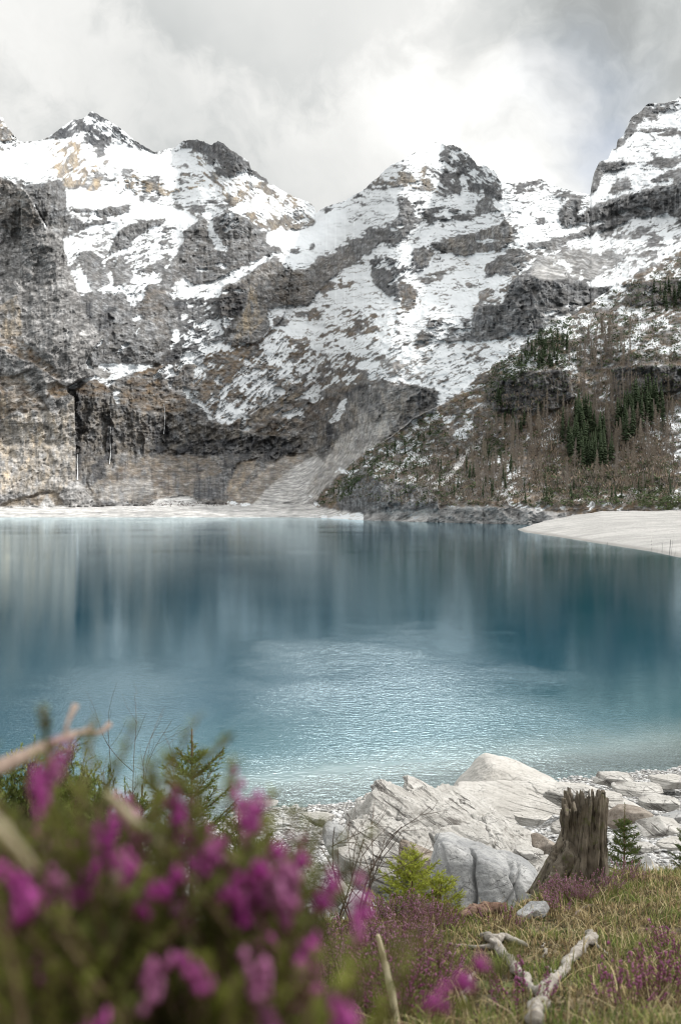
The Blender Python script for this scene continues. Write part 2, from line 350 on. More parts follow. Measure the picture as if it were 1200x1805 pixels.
 ([(1130,224),(1160,228),(1210,222),(1210,240),(1160,240),(1132,234)], dict(S=.42,K=.5)), ([(1125,222),(1150,222),(1150,232),(1130,236)], dict(S=.3,K=.3)),
 ([(1004,400),(1008,384),(1060,356),(1130,337),(1200,320),(1300,300),(1480,280),(1480,420),(1240,400),(1200,388),(1174,376),(1168,368),(1120,366),(1082,374),(1058,388),(1015,397)], dict(S=.02,C=1,K=.35,T=3)),
 ([(928,440),(932,430),(960,426),(1000,415),(1060,394),(1120,370),(1175,370),(1172,378),(1125,384),(1070,402),(1010,424),(962,440)], dict(S=.08,C=.7,K=.5,T=2.4)),
 ([(905,448),(930,440),(1010,424),(1120,386),(1200,390),(1300,400),(1460,420),(1460,500),(1200,450),(1110,490),(1020,510),(930,500),(905,470)], dict(S=.74,T=.55,A=1,K=.05)),
 ([(930,478),(940,462),(985,446),(1030,436),(1062,430),(1108,438),(1112,450),(1085,462),(1058,488),(1012,496),(980,486)], dict(S=.20,T=.7,K=0,A=1,C=0,P=.15)),
 ([(1085,418),(1130,394),(1160,398),(1130,412),(1100,424)], dict(S=.35,K=.15,A=1)), ([(1110,440),(1150,418),(1200,408),(1200,440),(1160,452),(1120,455)], dict(S=.42,K=.1,A=1)),
 ([(852,492),(858,468),(880,450),(898,436),(928,442),(940,455),(922,468),(918,484),(905,478),(880,486)], dict(S=.22,T=1.8,K=.5,V=.3,C=.5)),
 ([(842,522),(855,502),(880,488),(912,484),(900,500),(892,520),(885,534),(850,534)], dict(S=.72,V=.6,A=1)),
 ([(846,515),(870,500),(872,512),(850,525)], dict(S=.2,V=.5)),
 ([(832,602),(833,546),(842,536),(884,536),(893,508),(905,490),(922,480),(942,472),(1000,480),(1004,490),(1030,498),(1040,506),(1090,500),(1098,512),(1060,524),(1020,540),(975,560),(958,580),(930,590),(902,584),(880,598)], dict(S=.02,C=1,K=.5,T=3)),
 ([(932,482),(946,468),(998,478),(1000,490),(960,494)], dict(S=.05,P=.5,K=0,C=0,T=.5)),
 ([(925,566),(960,548),(1020,530),(1028,534),(970,556),(930,570)], dict(S=.6,P=.3)), ([(960,565),(1000,552),(1010,558),(975,578)], dict(S=.4,P=.5,K=0)),
 # forested slope on the right
 ([(545,896),(560,868),(600,832),(640,800),(700,762),(730,735),(790,708),(830,672),(868,645),(930,606),(1000,562),(1060,520),(1110,490),(1200,440),(1480,380),(1480,960),(545,960)], dict(S=.20,T=.72,V=1.0,K=.15,C=.1,A=1,O=.05)),
 ([(935,604),(1000,562),(1060,520),(1110,490),(1200,445),(1460,400),(1460,620),(1200,625),(1100,640),(1000,660),(880,690),(870,650)], dict(S=.48,T=.8,V=.8,A=1)),
 ([(720,690),(745,682),(768,690),(772,730),(740,728),(722,720)], dict(S=.05,K=.6,C=.9,T=2.5,V=.2)),
 ([(855,700),(875,668),(930,655),(1000,650),(1010,700),(980,722),(930,726),(870,722)], dict(S=.06,K=.9,C=.9,V=.35,T=2.4)),
 ([(1075,650),(1130,642),(1210,645),(1300,640),(1300,690),(1200,690),(1140,695),(1085,700)], dict(S=.10,K=.9,C=.9,V=.3,T=2.4)),
 ([(1100,500),(1200,490),(1300,480),(1300,540),(1200,535),(1110,540)], dict(S=.2,K=.8,C=.7,V=.5,T=1.8)),
 ([(760,862),(772,842),(800,820),(830,782),(852,768),(846,790),(826,800),(808,826),(790,848),(770,866)], dict(S=.15,P=.9,V=.1,K=0,C=0)),
 ([(610,835),(700,772),(760,745),(830,720),(840,760),(780,800),(700,835),(640,850)], dict(S=.42,V=.8)),
 ([(1140,740),(1200,720),(1260,715),(1260,790),(1200,810),(1150,790)], dict(S=.62,V=.6)), ([(850,840),(900,825),(905,845),(870,860)], dict(S=.6)),
 ([(592,880),(600,850),(640,836),(700,848),(752,858),(772,880),(780,920),(700,925),(640,918),(600,905)], dict(S=.04,K=.45,C=.9,T=2.6,V=.15)),
 ([(640,906),(700,900),(780,896),(850,893),(930,897),(1000,905),(1000,945),(640,945)], dict(S=.07,P=.35,K=.45,C=.5,V=.15,T=1.3)),
 # centre: turf slopes streaked with snow
 ([(345,640),(392,604),(455,604),(478,575),(560,620),(600,640),(640,660),(620,690),(560,702),(500,730),(440,762),(400,752),(372,735),(342,690)], dict(S=.50,V=.85,A=2,T=.8,K=.35)),
 ([(360,640),(395,610),(455,605),(450,640),(400,680),(362,700),(335,680)], dict(S=.22,V=1.0,A=2,K=0)),
 ([(540,620),(640,622),(620,660),(560,690),(500,700),(520,660)], dict(S=.62,V=.7,A=2)),
 ([(430,640),(470,610),(480,625),(440,665),(415,680)], dict(S=.72,A=2)), ([(470,665),(545,622),(560,632),(500,680),(478,690)], dict(S=.70,A=2,V=.7)),
 ([(430,760),(500,720),(560,690),(620,695),(600,740),(560,770),(520,790),(470,770)], dict(S=.12,V=.8,A=2,T=.9,O=.1)),
 ([(430,742),(520,690),(530,696),(460,740),(440,752)], dict(S=.1,O=.7,V=.4,A=2)),
 ([(500,730),(520,715),(530,722),(510,738)], dict(S=.85)), ([(530,700),(565,682),(575,700),(550,712)], dict(S=.68,V=.5)),
 ([(325,680),(345,702),(362,715),(378,738),(372,740),(356,722),(338,704),(322,692)], dict(S=.95,T=.9)),
 ([(378,735),(384,715),(390,690),(400,672),(402,690),(396,712),(386,738)], dict(S=.95,T=.9)), ([(418,698),(422,706),(386,744),(380,738),(400,715)], dict(S=.9)),
 ([(372,668),(385,662),(398,668),(390,680),(375,672)], dict(S=.85)),
 ([(155,648),(180,642),(215,640),(232,645),(244,650),(218,660),(205,672),(194,682),(183,674),(180,662)], dict(S=.93,T=.6,V=.3)),
 ([(162,646),(195,648),(200,656),(184,668),(170,662)], dict(S=.25,P=.3,V=.2)),
 ([(118,684),(136,660),(128,650),(150,652),(152,657),(130,684)], dict(S=.97,T=.6)), ([(140,678),(160,668),(163,671),(146,680)], dict(S=.9)),
 ([(198,688),(212,690),(204,700),(200,698)], dict(S=.9)), ([(200,700),(208,700),(208,730),(203,730)], dict(S=.5,K=1)),
 ([(262,665),(285,648),(320,630),(352,612),(398,598),(385,614),(345,632),(320,650),(305,668),(302,686),(298,684),(292,668),(275,668)], dict(S=.84,A=1,K=.5)),
 ([(82,700),(85,678),(100,672),(118,684),(120,692),(100,700)], dict(S=0,V=1.3)), ([(132,688),(150,674),(166,668),(182,676),(196,690),(180,706),(150,698)], dict(S=.04,V=1.2)),
 ([(222,672),(245,655),(275,640),(288,645),(265,668),(255,680),(228,680)], dict(S=.1,V=1.1)), ([(255,680),(280,668),(290,690),(280,700),(258,694)], dict(S=.12,V=1.2)),
 ([(210,684),(250,688),(280,700),(320,690),(330,720),(300,728),(240,720),(212,712)], dict(S=.05,V=1.0,O=.2,T=1)),
 # lower cliffs, centre
 ([(133,700),(200,700),(215,722),(300,728),(330,722),(372,742),(440,762),(500,770),(560,742),(600,700),(625,690),(720,690),(745,730),(700,762),(640,790),(580,790),(560,805),(500,812),(450,850),(400,882),(160,882),(140,840)], dict(A=1,S=.03,C=.85,K=.42,T=2.2,V=.15,O=.30)),
 ([(133,690),(142,700),(146,760),(142,840),(134,845),(131,760)], dict(S=0,K=1.3,C=1)), ([(188,730),(200,740),(200,812),(190,815),(186,790)], dict(S=0,K=1.1,C=1)),
 ([(270,745),(285,730),(300,735),(298,790),(285,800),(272,795)], dict(S=0,K=1.0,C=1)), ([(160,822),(192,800),(186,838),(166,852)], dict(S=0,K=1.3,C=.6,T=4)),
 ([(300,790),(345,775),(400,772),(440,768),(500,768),(520,790),(510,812),(440,812),(410,830),(380,800),(320,806)], dict(S=.02,K=1.1,C=1,O=.25)),
 ([(205,820),(260,804),(330,800),(380,810),(400,850),(360,882),(270,882),(200,884),(175,850)], dict(K=.50,V=.5,T=1.1,C=.15,O=.35,A=1)),
 ([(180,862),(220,842),(268,845),(268,870),(215,886),(178,880)], dict(P=.22,V=.15,K=.3,A=1)),
 ([(340,850),(400,830),(440,820),(430,850),(395,880),(345,880)], dict(K=.9,V=.1,C=.7,O=.2)), ([(395,870),(420,815),(455,808),(440,835),(410,880)], dict(V=.6,O=.55,K=.1,C=.2,T=1)),
 ([(620,690),(660,680),(745,688),(720,700),(690,760),(640,790),(632,740)], dict(S=.05,P=.15,K=.25,C=.6,T=1.6)),
 ([(560,690),(600,672),(622,684),(620,712),(590,705),(570,700)], dict(S=.05,K=.3,C=1,T=2.6)), ([(605,690),(640,675),(670,690),(680,720),(660,745),(640,720),(618,712)], dict(K=1.0,S=.06,C=.9)),
 ([(580,745),(600,705),(612,702),(605,725),(598,742),(585,745)], dict(S=.9,T=1)), ([(575,745),(588,750),(582,790),(574,790)], dict(K=1.2,S=0)),
 # screes
 ([(380,897),(440,850),(500,802),(545,795),(520,830),(470,870),(440,897)], dict(S=.02,T=.66,V=.55,O=.35,P=.1,K=0,C=0,A=2)),
 ([(438,897),(470,862),(520,820),(560,800),(580,830),(556,870),(545,897)], dict(S=.02,T=.62,P=.7,V=0,K=0,C=0,A=2)),
 ([(545,897),(540,860),(575,810),(600,770),(640,745),(680,740),(690,762),(640,800),(600,835),(565,870)], dict(S=.10,T=.8,P=.42,V=.15,O=.3,K=.15,C=.3,A=2)),
 ([(255,897),(270,882),(320,872),(345,878),(385,895)], dict(S=.02,T=.3,P=.75,V=0,K=0,C=0,O=0)),
 # great wall on the left
 ([(-300,290),(0,310),(22,320),(45,336),(57,352),(70,380),(82,400),(110,418),(118,445),(124,478),(134,500),(143,528),(152,560),(170,580),(180,598),(160,620),(150,640),(165,662),(140,668),(118,682),(120,692),(130,700),(133,760),(134,845),(150,860),(165,885),(165,900),(-300,900)], dict(S=.0,C=.62,K=.22,T=3.2,V=.08,O=.04,A=1,P=0)),
 ([(38,338),(60,322),(98,308),(110,318),(117,340),(120,370),(126,380),(124,400),(112,420),(84,402),(72,380),(58,352)], dict(S=.02,C=.9,K=.3,T=3.2,V=.08,O=.1,A=0,P=0)),
 ([(40,330),(95,306),(112,318),(80,326),(55,336)], dict(S=.6,K=.4,T=.8,C=0)),
 ([(-300,310),(0,312),(45,340),(68,378),(70,400),(30,410),(0,400),(-300,400)], dict(V=.35,O=.12)),
 ([(0,540),(30,520),(40,570),(38,592),(0,600)], dict(O=.6)), ([(-300,590),(0,592),(40,600),(85,640),(112,664),(100,668),(60,640),(0,615),(-300,610)], dict(V=.9,K=0,T=1.0,C=.1)),
 ([(-300,660),(0,662),(40,660),(70,700),(95,735),(60,735),(30,722),(0,740),(-300,740)], dict(V=.75,K=0,T=1.1,C=.1,O=.2)),
 ([(-300,740),(0,742),(60,722),(100,728),(132,700),(133,845),(100,870),(40,870),(-300,880)], dict(C=.8,O=.42,K=0,V=0,T=3.5,P=.12)),
 ([(-300,780),(0,775),(15,770),(18,860),(0,865),(-300,870)], dict(O=1.0,P=.3)), ([(50,760),(72,750),(80,770),(60,800),(50,850),(42,840),(52,790)], dict(O=.8)), ([(0,690),(16,690),(18,725),(0,735)], dict(O=.9)),
 ([(82,700),(84,680),(100,672),(122,686),(122,694),(100,702)], dict(S=0,V=1.3,T=1,C=0)), ([(78,660),(95,668),(100,676),(82,690)], dict(P=.3,K=.2)),
 ([(-300,880),(0,888),(40,876),(75,866),(100,866),(115,892),(-300,898)], dict(T=.7,V=.5,O=.45,C=0,K=0)), ([(70,892),(82,872),(98,892)], dict(P=.6,V=0,O=0)),
 ([(112,870),(140,850),(165,872),(170,892),(112,892)], dict(C=.5,P=.2,V=.2,T=1.4)),
 # beach
 ([(-300,890),(0,893),(200,891),(380,889),(450,889),(545,887),(560,893),(600,900),(640,908),(650,960),(-300,960)], dict(S=.02,T=.035,P=1.0,V=0,O=0,K=0,C=0,A=0)),
 ([(600,905),(640,903),(642,918),(560,916),(570,908)], dict(S=.9)), ([(500,907),(560,906),(560,909),(510,910)], dict(S=.8)),
 ([(700,918),(720,906),(745,898),(756,905),(752,918)], dict(P=1,S=.2,C=0,T=.3)), ([(395,884),(445,888),(440,892),(400,888)], dict(S=.8)),
]
FLD = {k: np.zeros((RH, RW), np.float32) for k in 'STVOKCP'}
AW = np.zeros((4, RH, RW), np.float32); AW[0] = 1
for i_, (pts, f) in enumerate(PATCH):
    big = len(f) >= 8
    m = poly(pts, 1.0 if f.get('S', 0) > .85 or f.get('T', 0) > 2 else 1.6, 1)
    for k, v in f.items():
        if k == 'A':
            for a in range(4): AW[a] += m * ((1.0 if a == v else 0.0) - AW[a])
        else:
            FLD[k] += m * (v - FLD[k])
# oriented grain: each is stretched along its own direction
def grain(ang, lx, ly, seed, oct=4):
    c, s = math.cos(ang), math.sin(ang)
    u = gx * c + gy * s; v = -gx * s + gy * c
    return fbm(u / lx + WX * .30, v / ly + WY * .34, oct, seed, .62)
angs = [R(-5), R(-24), R(-42), R(36)]
q = 0
for a in range(4):
    q = q + AW[a] * (grain(angs[a], 34, 6.5, 20 + a, 5) * .9 + grain(angs[a], 13, 3.4, 40 + a, 3) * .45)
q = q * 1.5
mott = fbm(gx / 26, gy / 20, 5, 60, .6)
fine = fbm(gx / 3.4, gy / 2.6, 3, 66, .65)
thr = q * .36 + mott * .35 + fine * .22
Sf = blur(FLD['S'], 1)
def rank(a):
    z = (a - a.mean()) / a.std()
    return 1 / (1 + np.exp(-1.702 * z))                            # noise -> uniform coverage 0..1
qs = sum(AW[a] * grain(angs[a], 30, 5.0, 50 + a, 5) for a in range(4))
thr = q * .55 + qs * .55 + mott * .75 + fbm(gx / 60, gy / 34, 4, 61, .6) * .9 + fine * .22
thr = rank(thr)
Sc = np.clip(.5 + (Sf - .5) * 1.16, 0, 1)
snow = sst(Sc - thr, -.035, .035)
lin = 0
for a in range(4):                                                 # thin ledges breaking through the snow
    c_, s_ = math.cos(angs[a]), math.sin(angs[a])
    u_ = (gx * c_ + gy * s_) / 34 + WX * .25; v_ = (-gx * s_ + gy * c_) / 6.5 + WY * .3
    lin = lin + AW[a] * (1 - np.abs(pn(u_, v_, 180 + a)) * 5.5 - .5 * np.abs(pn(u_ * 3, v_ * .9, 190 + a)))
lin = sst(lin, .25, .65) * sst(fbm(gx / 30, gy / 24, 3, 185), -.26, .02) * sst(.985 - FLD['S'], 0, .04)
snow = snow * (1 - lin)
snow *= sst(blur(snow, 1), .25, .55)
snow *= sst(FLD['S'], .015, .06)
# forest speckle of old snow between trees
C_, V_, K_, O_, P_, T_ = (FLD[k] for k in 'CVKOPT')
ribs = ridged(gx / 11 + WX * .22, gy / 62, 4, 70, .55)
ribs2 = fbm(gx / 4.2, gy / 44, 3, 75, .6)
# steepness -> distance
tn = (HY - gy) / FP
Tl = T_ * np.exp(np.clip(-q, -1, 1) * -0.9 * (1 - .75 * snow) ) * (1 - .25 * snow * (T_ > .7))
Tl = np.maximum(Tl, np.maximum(tn, -.02) + .13)
Tl = np.where(T_ < .2, np.maximum(tn, -.012) + .045, Tl)
rate = (1 + tn * tn) / (Tl - tn) / FP
rate = .86 * blur(rate, 18, 1) + .14 * blur(rate, 3, 0)
YW = np.interp(gx[0], [-260, 560, 640, 900, 1200, 1460], [912, 912, 917, 924, 927, 930]).astype(np.float32)
D0 = H * FP / (YW - HY)
cs = np.cumsum(rate[::-1], axis=0)[::-1]                       # integrate upwards
iy = (YW - Y0).astype(int)
c0 = cs[iy, np.arange(RW)]
lnD = np.log(D0)[None, :] + (cs - c0[None, :])
low = lnD - blur(lnD, 40, 3)
lnD = lnD - .70 * low                                            # keep neighbours at like distances
def jump(pts, J, y_full, y_zero):
    return J * (1 - poly(pts, .6, 0)) * np.clip((y_zero - gy) / (y_zero - y_full), 0, 1)
PW = [p for p, f in PATCH if f.get('C') == .62][0]
lnD += jump(PW, .12, 800, 885) + (jump([(38,338),(60,320),(98,306),(112,318),(118,340),(126,380),(124,400),(112,420),(100,500),(40,500)], .06, 420, 500))
FS = [p for p, f in PATCH if f.get('V') == 1.0 and f.get('T') == .72][0]
lnD += jump(FS, .08, 780, 880)
lnD += (jump([(386,532),(394,508),(436,484),(462,466),(484,447),(500,456),(514,476),(500,560),(456,604),(400,612)], .05, 470, 612))
lnD += (jump([(832,602),(833,540),(884,536),(905,490),(942,472),(1000,480),(1000,600)], .05, 500, 600))
# relief: ribs on cliffs, broken ground elsewhere, smooth snow
rockm = 1 - .85 * snow
strat = sum(AW[a] * fbm(gx / 110 + WX * .1, (gy + gx * [.10, .42, .75, -.6][a]) / [8.5, 9, 11, 10][a] + WY * .2, 4, 78, .6) for a in range(4))
det = C_ * rockm * (ribs * .0050 + ribs2 * .0010 + ridged(gx / 36 + WX * .2, gy / 120, 3, 77) * .011 + strat * .0040) * (1 + .5 * K_)
det += rockm * (1 - .5 * C_) * (ridged(gx / 34, gy / 24, 5, 80) * .0085 + fine * .0012) * np.clip(T_ - .15, 0, 1)
det += ridged(gx / 75 + WX * .05, gy / 95 + gx / 200, 3, 90) * .019 * np.clip(T_ - .2, 0, .6)
det += snow * (fbm(gx / 22, gy / 14, 4, 95) * .009 + ridged(gx / 16 + WX * .2, gy / 50, 3, 97) * .0022)
det += rockm * np.abs(q) * .0035
lnD = lnD - det
# colour of the ground itself
def c3(*c): return np.array(c, np.float32)[None, None, :]
tone = (1 + .62 * fbm(gx / 9, gy / 5, 5, 100, .68) + .50 * fbm(gx / 48 + WX * .1, gy / 36, 4, 101))[..., None]
crack = sst(ridged(gx / 19 + WX * .3, gy / 10 + WY * .3 - gx / 50, 4, 110, .65), .34, .60)
strk = sst(ribs2 + .35 * mott, .10, .42)
lay = sst(q, .28, .75)
alb = c3(.28, .29, .305) * tone
shelf = sst(qs, .10, .42)
vst = sst(fbm(gx / 3.1 + WX * .15, gy / 34, 4, 171, .65), .05, .30) * C_
lines = sst(strat, .08, .34) * (1 - P_)
alb = alb * (1 - .34 * lines[..., None]) * (1 + .16 * sst(-strat, .1, .4)[..., None])
alb = alb * (1 - .50 * (crack * (1 - .4 * P_))[..., None]) * (1 - .30 * (shelf * (1 - P_))[..., None]) * (1 - .35 * vst[..., None]) * (1 + .35 * sst(-qs, .12, .4)[..., None])
alb = alb * (1 + poly(PW, 1, 2)[..., None] * c3(.42, .36, .30))
dark_rock = np.clip(K_ * (.68 + 1.0 * strk + .5 * lay + .5 * mott), 0, 1)[..., None]
streaky = np.clip(C_ * strk * .55, 0, 1)[..., None]
alb = alb * (1 - streaky * .55)
och = np.clip(O_ * (.55 + 1.4 * fbm(gx / 12, gy / 26, 4, 120, .6) + .3 * ribs2), 0, 1)[..., None]
alb = alb * (1 - och) + c3(.50, .40, .275) * tone * och
alb = alb * (1 - dark_rock * .94) + c3(.036, .04, .048) * (.6 + .6 * tone) * dark_rock * .9
vg = np.clip(V_ * (.62 + 1.5 * fbm(gx / 17, gy / 10, 5, 130, .6)) * (1 - .35 * C_), 0, 1)[..., None]
vcol = c3(.165, .122, .082) * (1 - sst(mott, 0, .4)[..., None]) + c3(.095, .065, .045) * sst(mott, 0, .4)[..., None]
alb = alb * (1 - vg) + vcol * (.5 + .5 * tone) * vg
pl = np.clip(P_ * (.9 + .7 * fbm(gx / 20, gy / 5, 4, 140, .6)), 0, 1)[..., None]
alb = alb * (1 - pl) + c3(.56, .55, .54) * (.75 + .25 * tone) * pl
cl = sst(-q, .25, .8)[..., None] * (1 - vg) * .22
alb = alb * (1 + cl)
alb = alb * (1 - snow[..., None]) + c3(.76, .79, .82) * snow[..., None] * (1 + .10 * fbm(gx / 30 + WX * .2, gy / 16, 4, 198, .6))[..., None]
alb = np.clip(alb, .012, .92)

def samp(A, x, y):
    fx = np.clip(x - X0, 0, RW - 1.001); fy = np.clip(y - Y0, 0, RH - 1.001)
    ix = fx.astype(int); iy_ = fy.astype(int); u = fx - ix; v = fy - iy_
    if A.ndim == 3: u = u[..., None]; v = v[..., None]
    return (A[iy_, ix] * (1 - u) + A[iy_, ix + 1] * u) * (1 - v) + (A[iy_ + 1, ix] * (1 - u) + A[iy_ + 1, ix + 1] * u) * v
def terrain(px, py):
    """surveyed point of the far shore, world metres"""
    px = np.asarray(px, np.float64); py = np.asarray(py, np.float64)
    D = np.exp(samp(lnD, px, py))
    return np.stack([D * (px - 600) / FP, D, H + D * (HY - py) / FP], -1)
NC, NR = 1420, 660
cx = np.linspace(X0 + 1, X1 - 2, NC)
sk = np.interp(cx, [p[0] for p in SKYL], [p[1] for p in SKYL])
sk = sk + fbm(cx / 9, cx * 0, 4, 150, .6) * 3.4 * np.interp(cx, [0, 30, 60, 90, 270, 300, 320, 545, 570, 600, 740, 780, 1000, 1040, 1460], [1, 1, .3, 1, 1, .2, 1, 1, .3, 1, .4, 1.2, 1, .8, 1])
yb = np.full(NC, 938.0)
s = np.linspace(0, 1, NR)[:, None]
PYv = yb[None] + (sk - yb)[None] * s; PXv = np.repeat(cx[None], NR, 0)
V = terrain(PXv, PYv); CA = samp(alb, PXv, PYv); SN = samp(snow, PXv, PYv)
# backs of the ridges
back = []
top = V[-1]
for k in range(1, 9):
    b = top.copy(); f = 1 + .03 * k ** 1.3
    b[:, 0] *= f; b[:, 1] *= f; b[:, 2] = H + (top[:, 2] - H) * (1 - .012 * k ** 1.7) + fbm(cx / 20, cx * 0 + k, 3, 160) * 6
    back.append(b)
V = np.concatenate([V, np.array(back)], 0)
CA = np.concatenate([CA, np.repeat(CA[-1:], 8, 0)], 0); SN = np.concatenate([SN, np.repeat(SN[-1:], 8, 0)], 0)
nr = V.shape[0]
idx = np.arange(nr * NC).reshape(nr, NC)
F = np.stack([idx[:-1, :-1], idx[:-1, 1:], idx[1:, 1:], idx[1:, :-1]], -1).reshape(-1, 4)
m = bpy.data.materials.new('alpine_rock_and_snow'); m.use_nodes = True
N = NT(m.node_tree)
ac = N.n('ShaderNodeAttribute', attribute_name='ground'); asn = N.n('ShaderNodeAttribute', attribute_name='snow')
obc = N.n('ShaderNodeTexCoord').outputs['Object']
nz = N.noise(obc, 0.11, 6, .65)
inv = N.math('SUBTRACT', 1.0, asn.outputs['Fac'])
fac = N.math('MULTIPLY', inv, .8)
dk = N.ss(nz, .35, .66, .55, 1.4)
mpb = N.n('ShaderNodeMapping'); N.put(mpb.inputs[0], obc); mpb.inputs['Scale'].default_value = (.014, .014, .16); mpb.inputs['Rotation'].default_value = (0, R(16), 0)
bed = N.noise(mpb.outputs[0], 1.0, 6, .7, 1.2)
dk = N.math('MULTIPLY', dk, N.ss(bed, .36, .60, .66, 1.22))
dkc = N.n('ShaderNodeCombineColor'); [N.put(dkc.inputs[i], dk) for i in range(3)]
col = N.mix(fac, ac.outputs['Color'], dkc.outputs[0], 'MULTIPLY')
bs = N.n('ShaderNodeBsdfPrincipled'); N.put(bs.inputs['Base Color'], col)
N.put(bs.inputs['Roughness'], .85); bs.inputs['Specular IOR Level'].default_value = .2
bp = N.n('ShaderNodeBump'); N.put(bp.inputs['Height'], nz); bp.inputs['Distance'].default_value = 2.2; N.put(bp.inputs['Strength'], N.math('MULTIPLY', inv, .7))
N.put(bs.inputs['Normal'], bp.outputs[0])
N.put(N.n('ShaderNodeOutputMaterial').inputs[0], bs.outputs[0])
col4 = np.concatenate([CA.reshape(-1, 3), np.ones((nr * NC, 1))], 1)
mt = mesh_np('mountain', V.reshape(-1, 3), F, m, None, True, {'ground': ('FLOAT_COLOR', col4), 'snow': ('FLOAT', SN)})
tag(mt, kind='structure')
# ------------------------------------------------------------------ near shore, lake bed and water
def bank(x, y):
    """height of the near ground (metres above the lake) at world x, y"""
    x = np.asarray(x, np.float64); y = np.asarray(y, np.float64)
    edge = np.interp(x / np.maximum(y, 1.0), [-.6, -.1, .0, .06, .17, .20, .25, .4, .8], [6.0, 5.7, 5.6, 5.6, 5.9, 6.6, 8.0, 8.6, 9])
    w = 30 + .35 * x - .02 * np.maximum(-x, 0) ** 1.5         # distance to the water's edge
    zt = np.interp(y, [-40, -3, 0, .3, 1, 2.5, 5, 7, 9, 12], [16, 9.6, 8.8, 8.62, 8.32, 7.68, 6.83, 6.33, 5.75, 4.9])
    yy = (y - edge) / np.maximum(w - edge, 1)
    zb = np.interp(yy, [0, .12, .3, .6, .85, 1, 1.3, 2.2, 6], [5.5, 3.9, 2.9, 1.5, .5, 0, -1.0, -5, -22])
    t = sst(y - edge, -.25, 1.1)
    z = zt * (1 - t) + np.minimum(zb, zt) * t
    rough = t * np.where(zb > -1, 1, .3)
    z = z + fbm(x / 1.2, y / 1.2, 4, 200) * (.07 + .06 * rough) + fbm(x / .33, y / .33, 3, 210) * (.02 + .05 * rough)
    return z
xs = np.concatenate([-np.geomspace(9, 400, 50)[::-1], np.linspace(-8.9, 14, 520), np.geomspace(14.1, 400, 50)])
ys = np.concatenate([np.linspace(-40, -1, 20), np.linspace(-.9, 12, 420), np.linspace(12.04, 42, 420), np.geomspace(42.5, 1400, 40)])
GX, GY = np.meshgrid(xs, ys)
GZ = bank(GX, GY)
turf = 1 - sst(GY - np.interp(GX / np.maximum(GY, 1.0), [-.6, -.1, .0, .06, .17, .20, .25, .4, .8], [6.0, 5.7, 5.6, 5.6, 5.9, 6.6, 8.0, 8.6, 9]), -.1, .5)
GZ = np.where(GY > 60, np.maximum(GZ, -30), GZ)
n_ = GX.shape
idx = np.arange(n_[0] * n_[1]).reshape(n_)
F = np.stack([idx[:-1, :-1], idx[:-1, 1:], idx[1:, 1:], idx[1:, :-1]], -1).reshape(-1, 4)
m = bpy.data.materials.new('bank_soil_and_gravel'); m.use_nodes = True
N = NT(m.node_tree)
at = N.n('ShaderNodeAttribute', attribute_name='turf').outputs['Fac']
ob = N.n('ShaderNodeTexCoord').outputs['Object']
a1 = N.noise(ob, 3.0, 6, .6); a2 = N.noise(ob, 22.0, 4, .6); a3 = N.noise(ob, 90.0, 2, .5)
vo = N.n('ShaderNodeTexVoronoi', feature='F1'); N.put(vo.inputs['Vector'], ob); vo.inputs['Scale'].default_value = 11.0
vo2 = N.n('ShaderNodeTexVoronoi', feature='F1'); N.put(vo2.inputs['Vector'], ob); vo2.inputs['Scale'].default_value = 26.0
vc = N.n('ShaderNodeSeparateColor'); N.put(vc.inputs[0], vo.outputs['Color'])
soil = N.mix(N.ss(a1, .35, .65), (.055, .040, .026, 1), (.16, .125, .07, 1))
soil = N.mix(N.ss(a2, .45, .7), soil, (.23, .185, .10, 1))
soil = N.mix(N.ss(N.noise(ob, 1.7, 3), .52, .66), soil, (.085, .105, .03, 1))
peb = N.mix(vc.outputs[0], (.34, .335, .32, 1), (.62, .61, .59, 1))
peb = N.mix(N.ss(vo.outputs['Distance'], .035, .075), peb, peb)
peb = N.mix(N.ss(vo.outputs['Distance'], .28, .62), peb, (.17, .165, .16, 1))
peb = N.mix(N.ss(a1, .5, .75, 0, .5), peb, (.42, .41, .39, 1))
colr = N.mix(at, peb, soil)
bs = N.n('ShaderNodeBsdfPrincipled'); N.put(bs.inputs['Base Color'], colr); bs.inputs['Roughness'].default_value = .9
bs.inputs['Specular IOR Level'].default_value = .2
hh = N.math('ADD', N.math('MULTIPLY', vo.outputs['Distance'], N.math('SUBTRACT', at, 1.0)), N.math('ADD', N.math('MULTIPLY', a2, .5), N.math('MULTIPLY', vo2.outputs['Distance'], -.3)))
bp = N.n('ShaderNodeBump'); N.put(bp.inputs['Height'], hh); bp.inputs['Distance'].default_value = .06; bp.inputs['Strength'].default_value = .9
N.put(bs.inputs['Normal'], bp.outputs[0])
N.put(N.n('ShaderNodeOutputMaterial').inputs[0], bs.outputs[0])
g_ = mesh_np('ground', np.stack([GX, GY, GZ], -1).reshape(-1, 3), F, m, None, True, {'turf': ('FLOAT', turf)})
tag(g_, kind='structure')

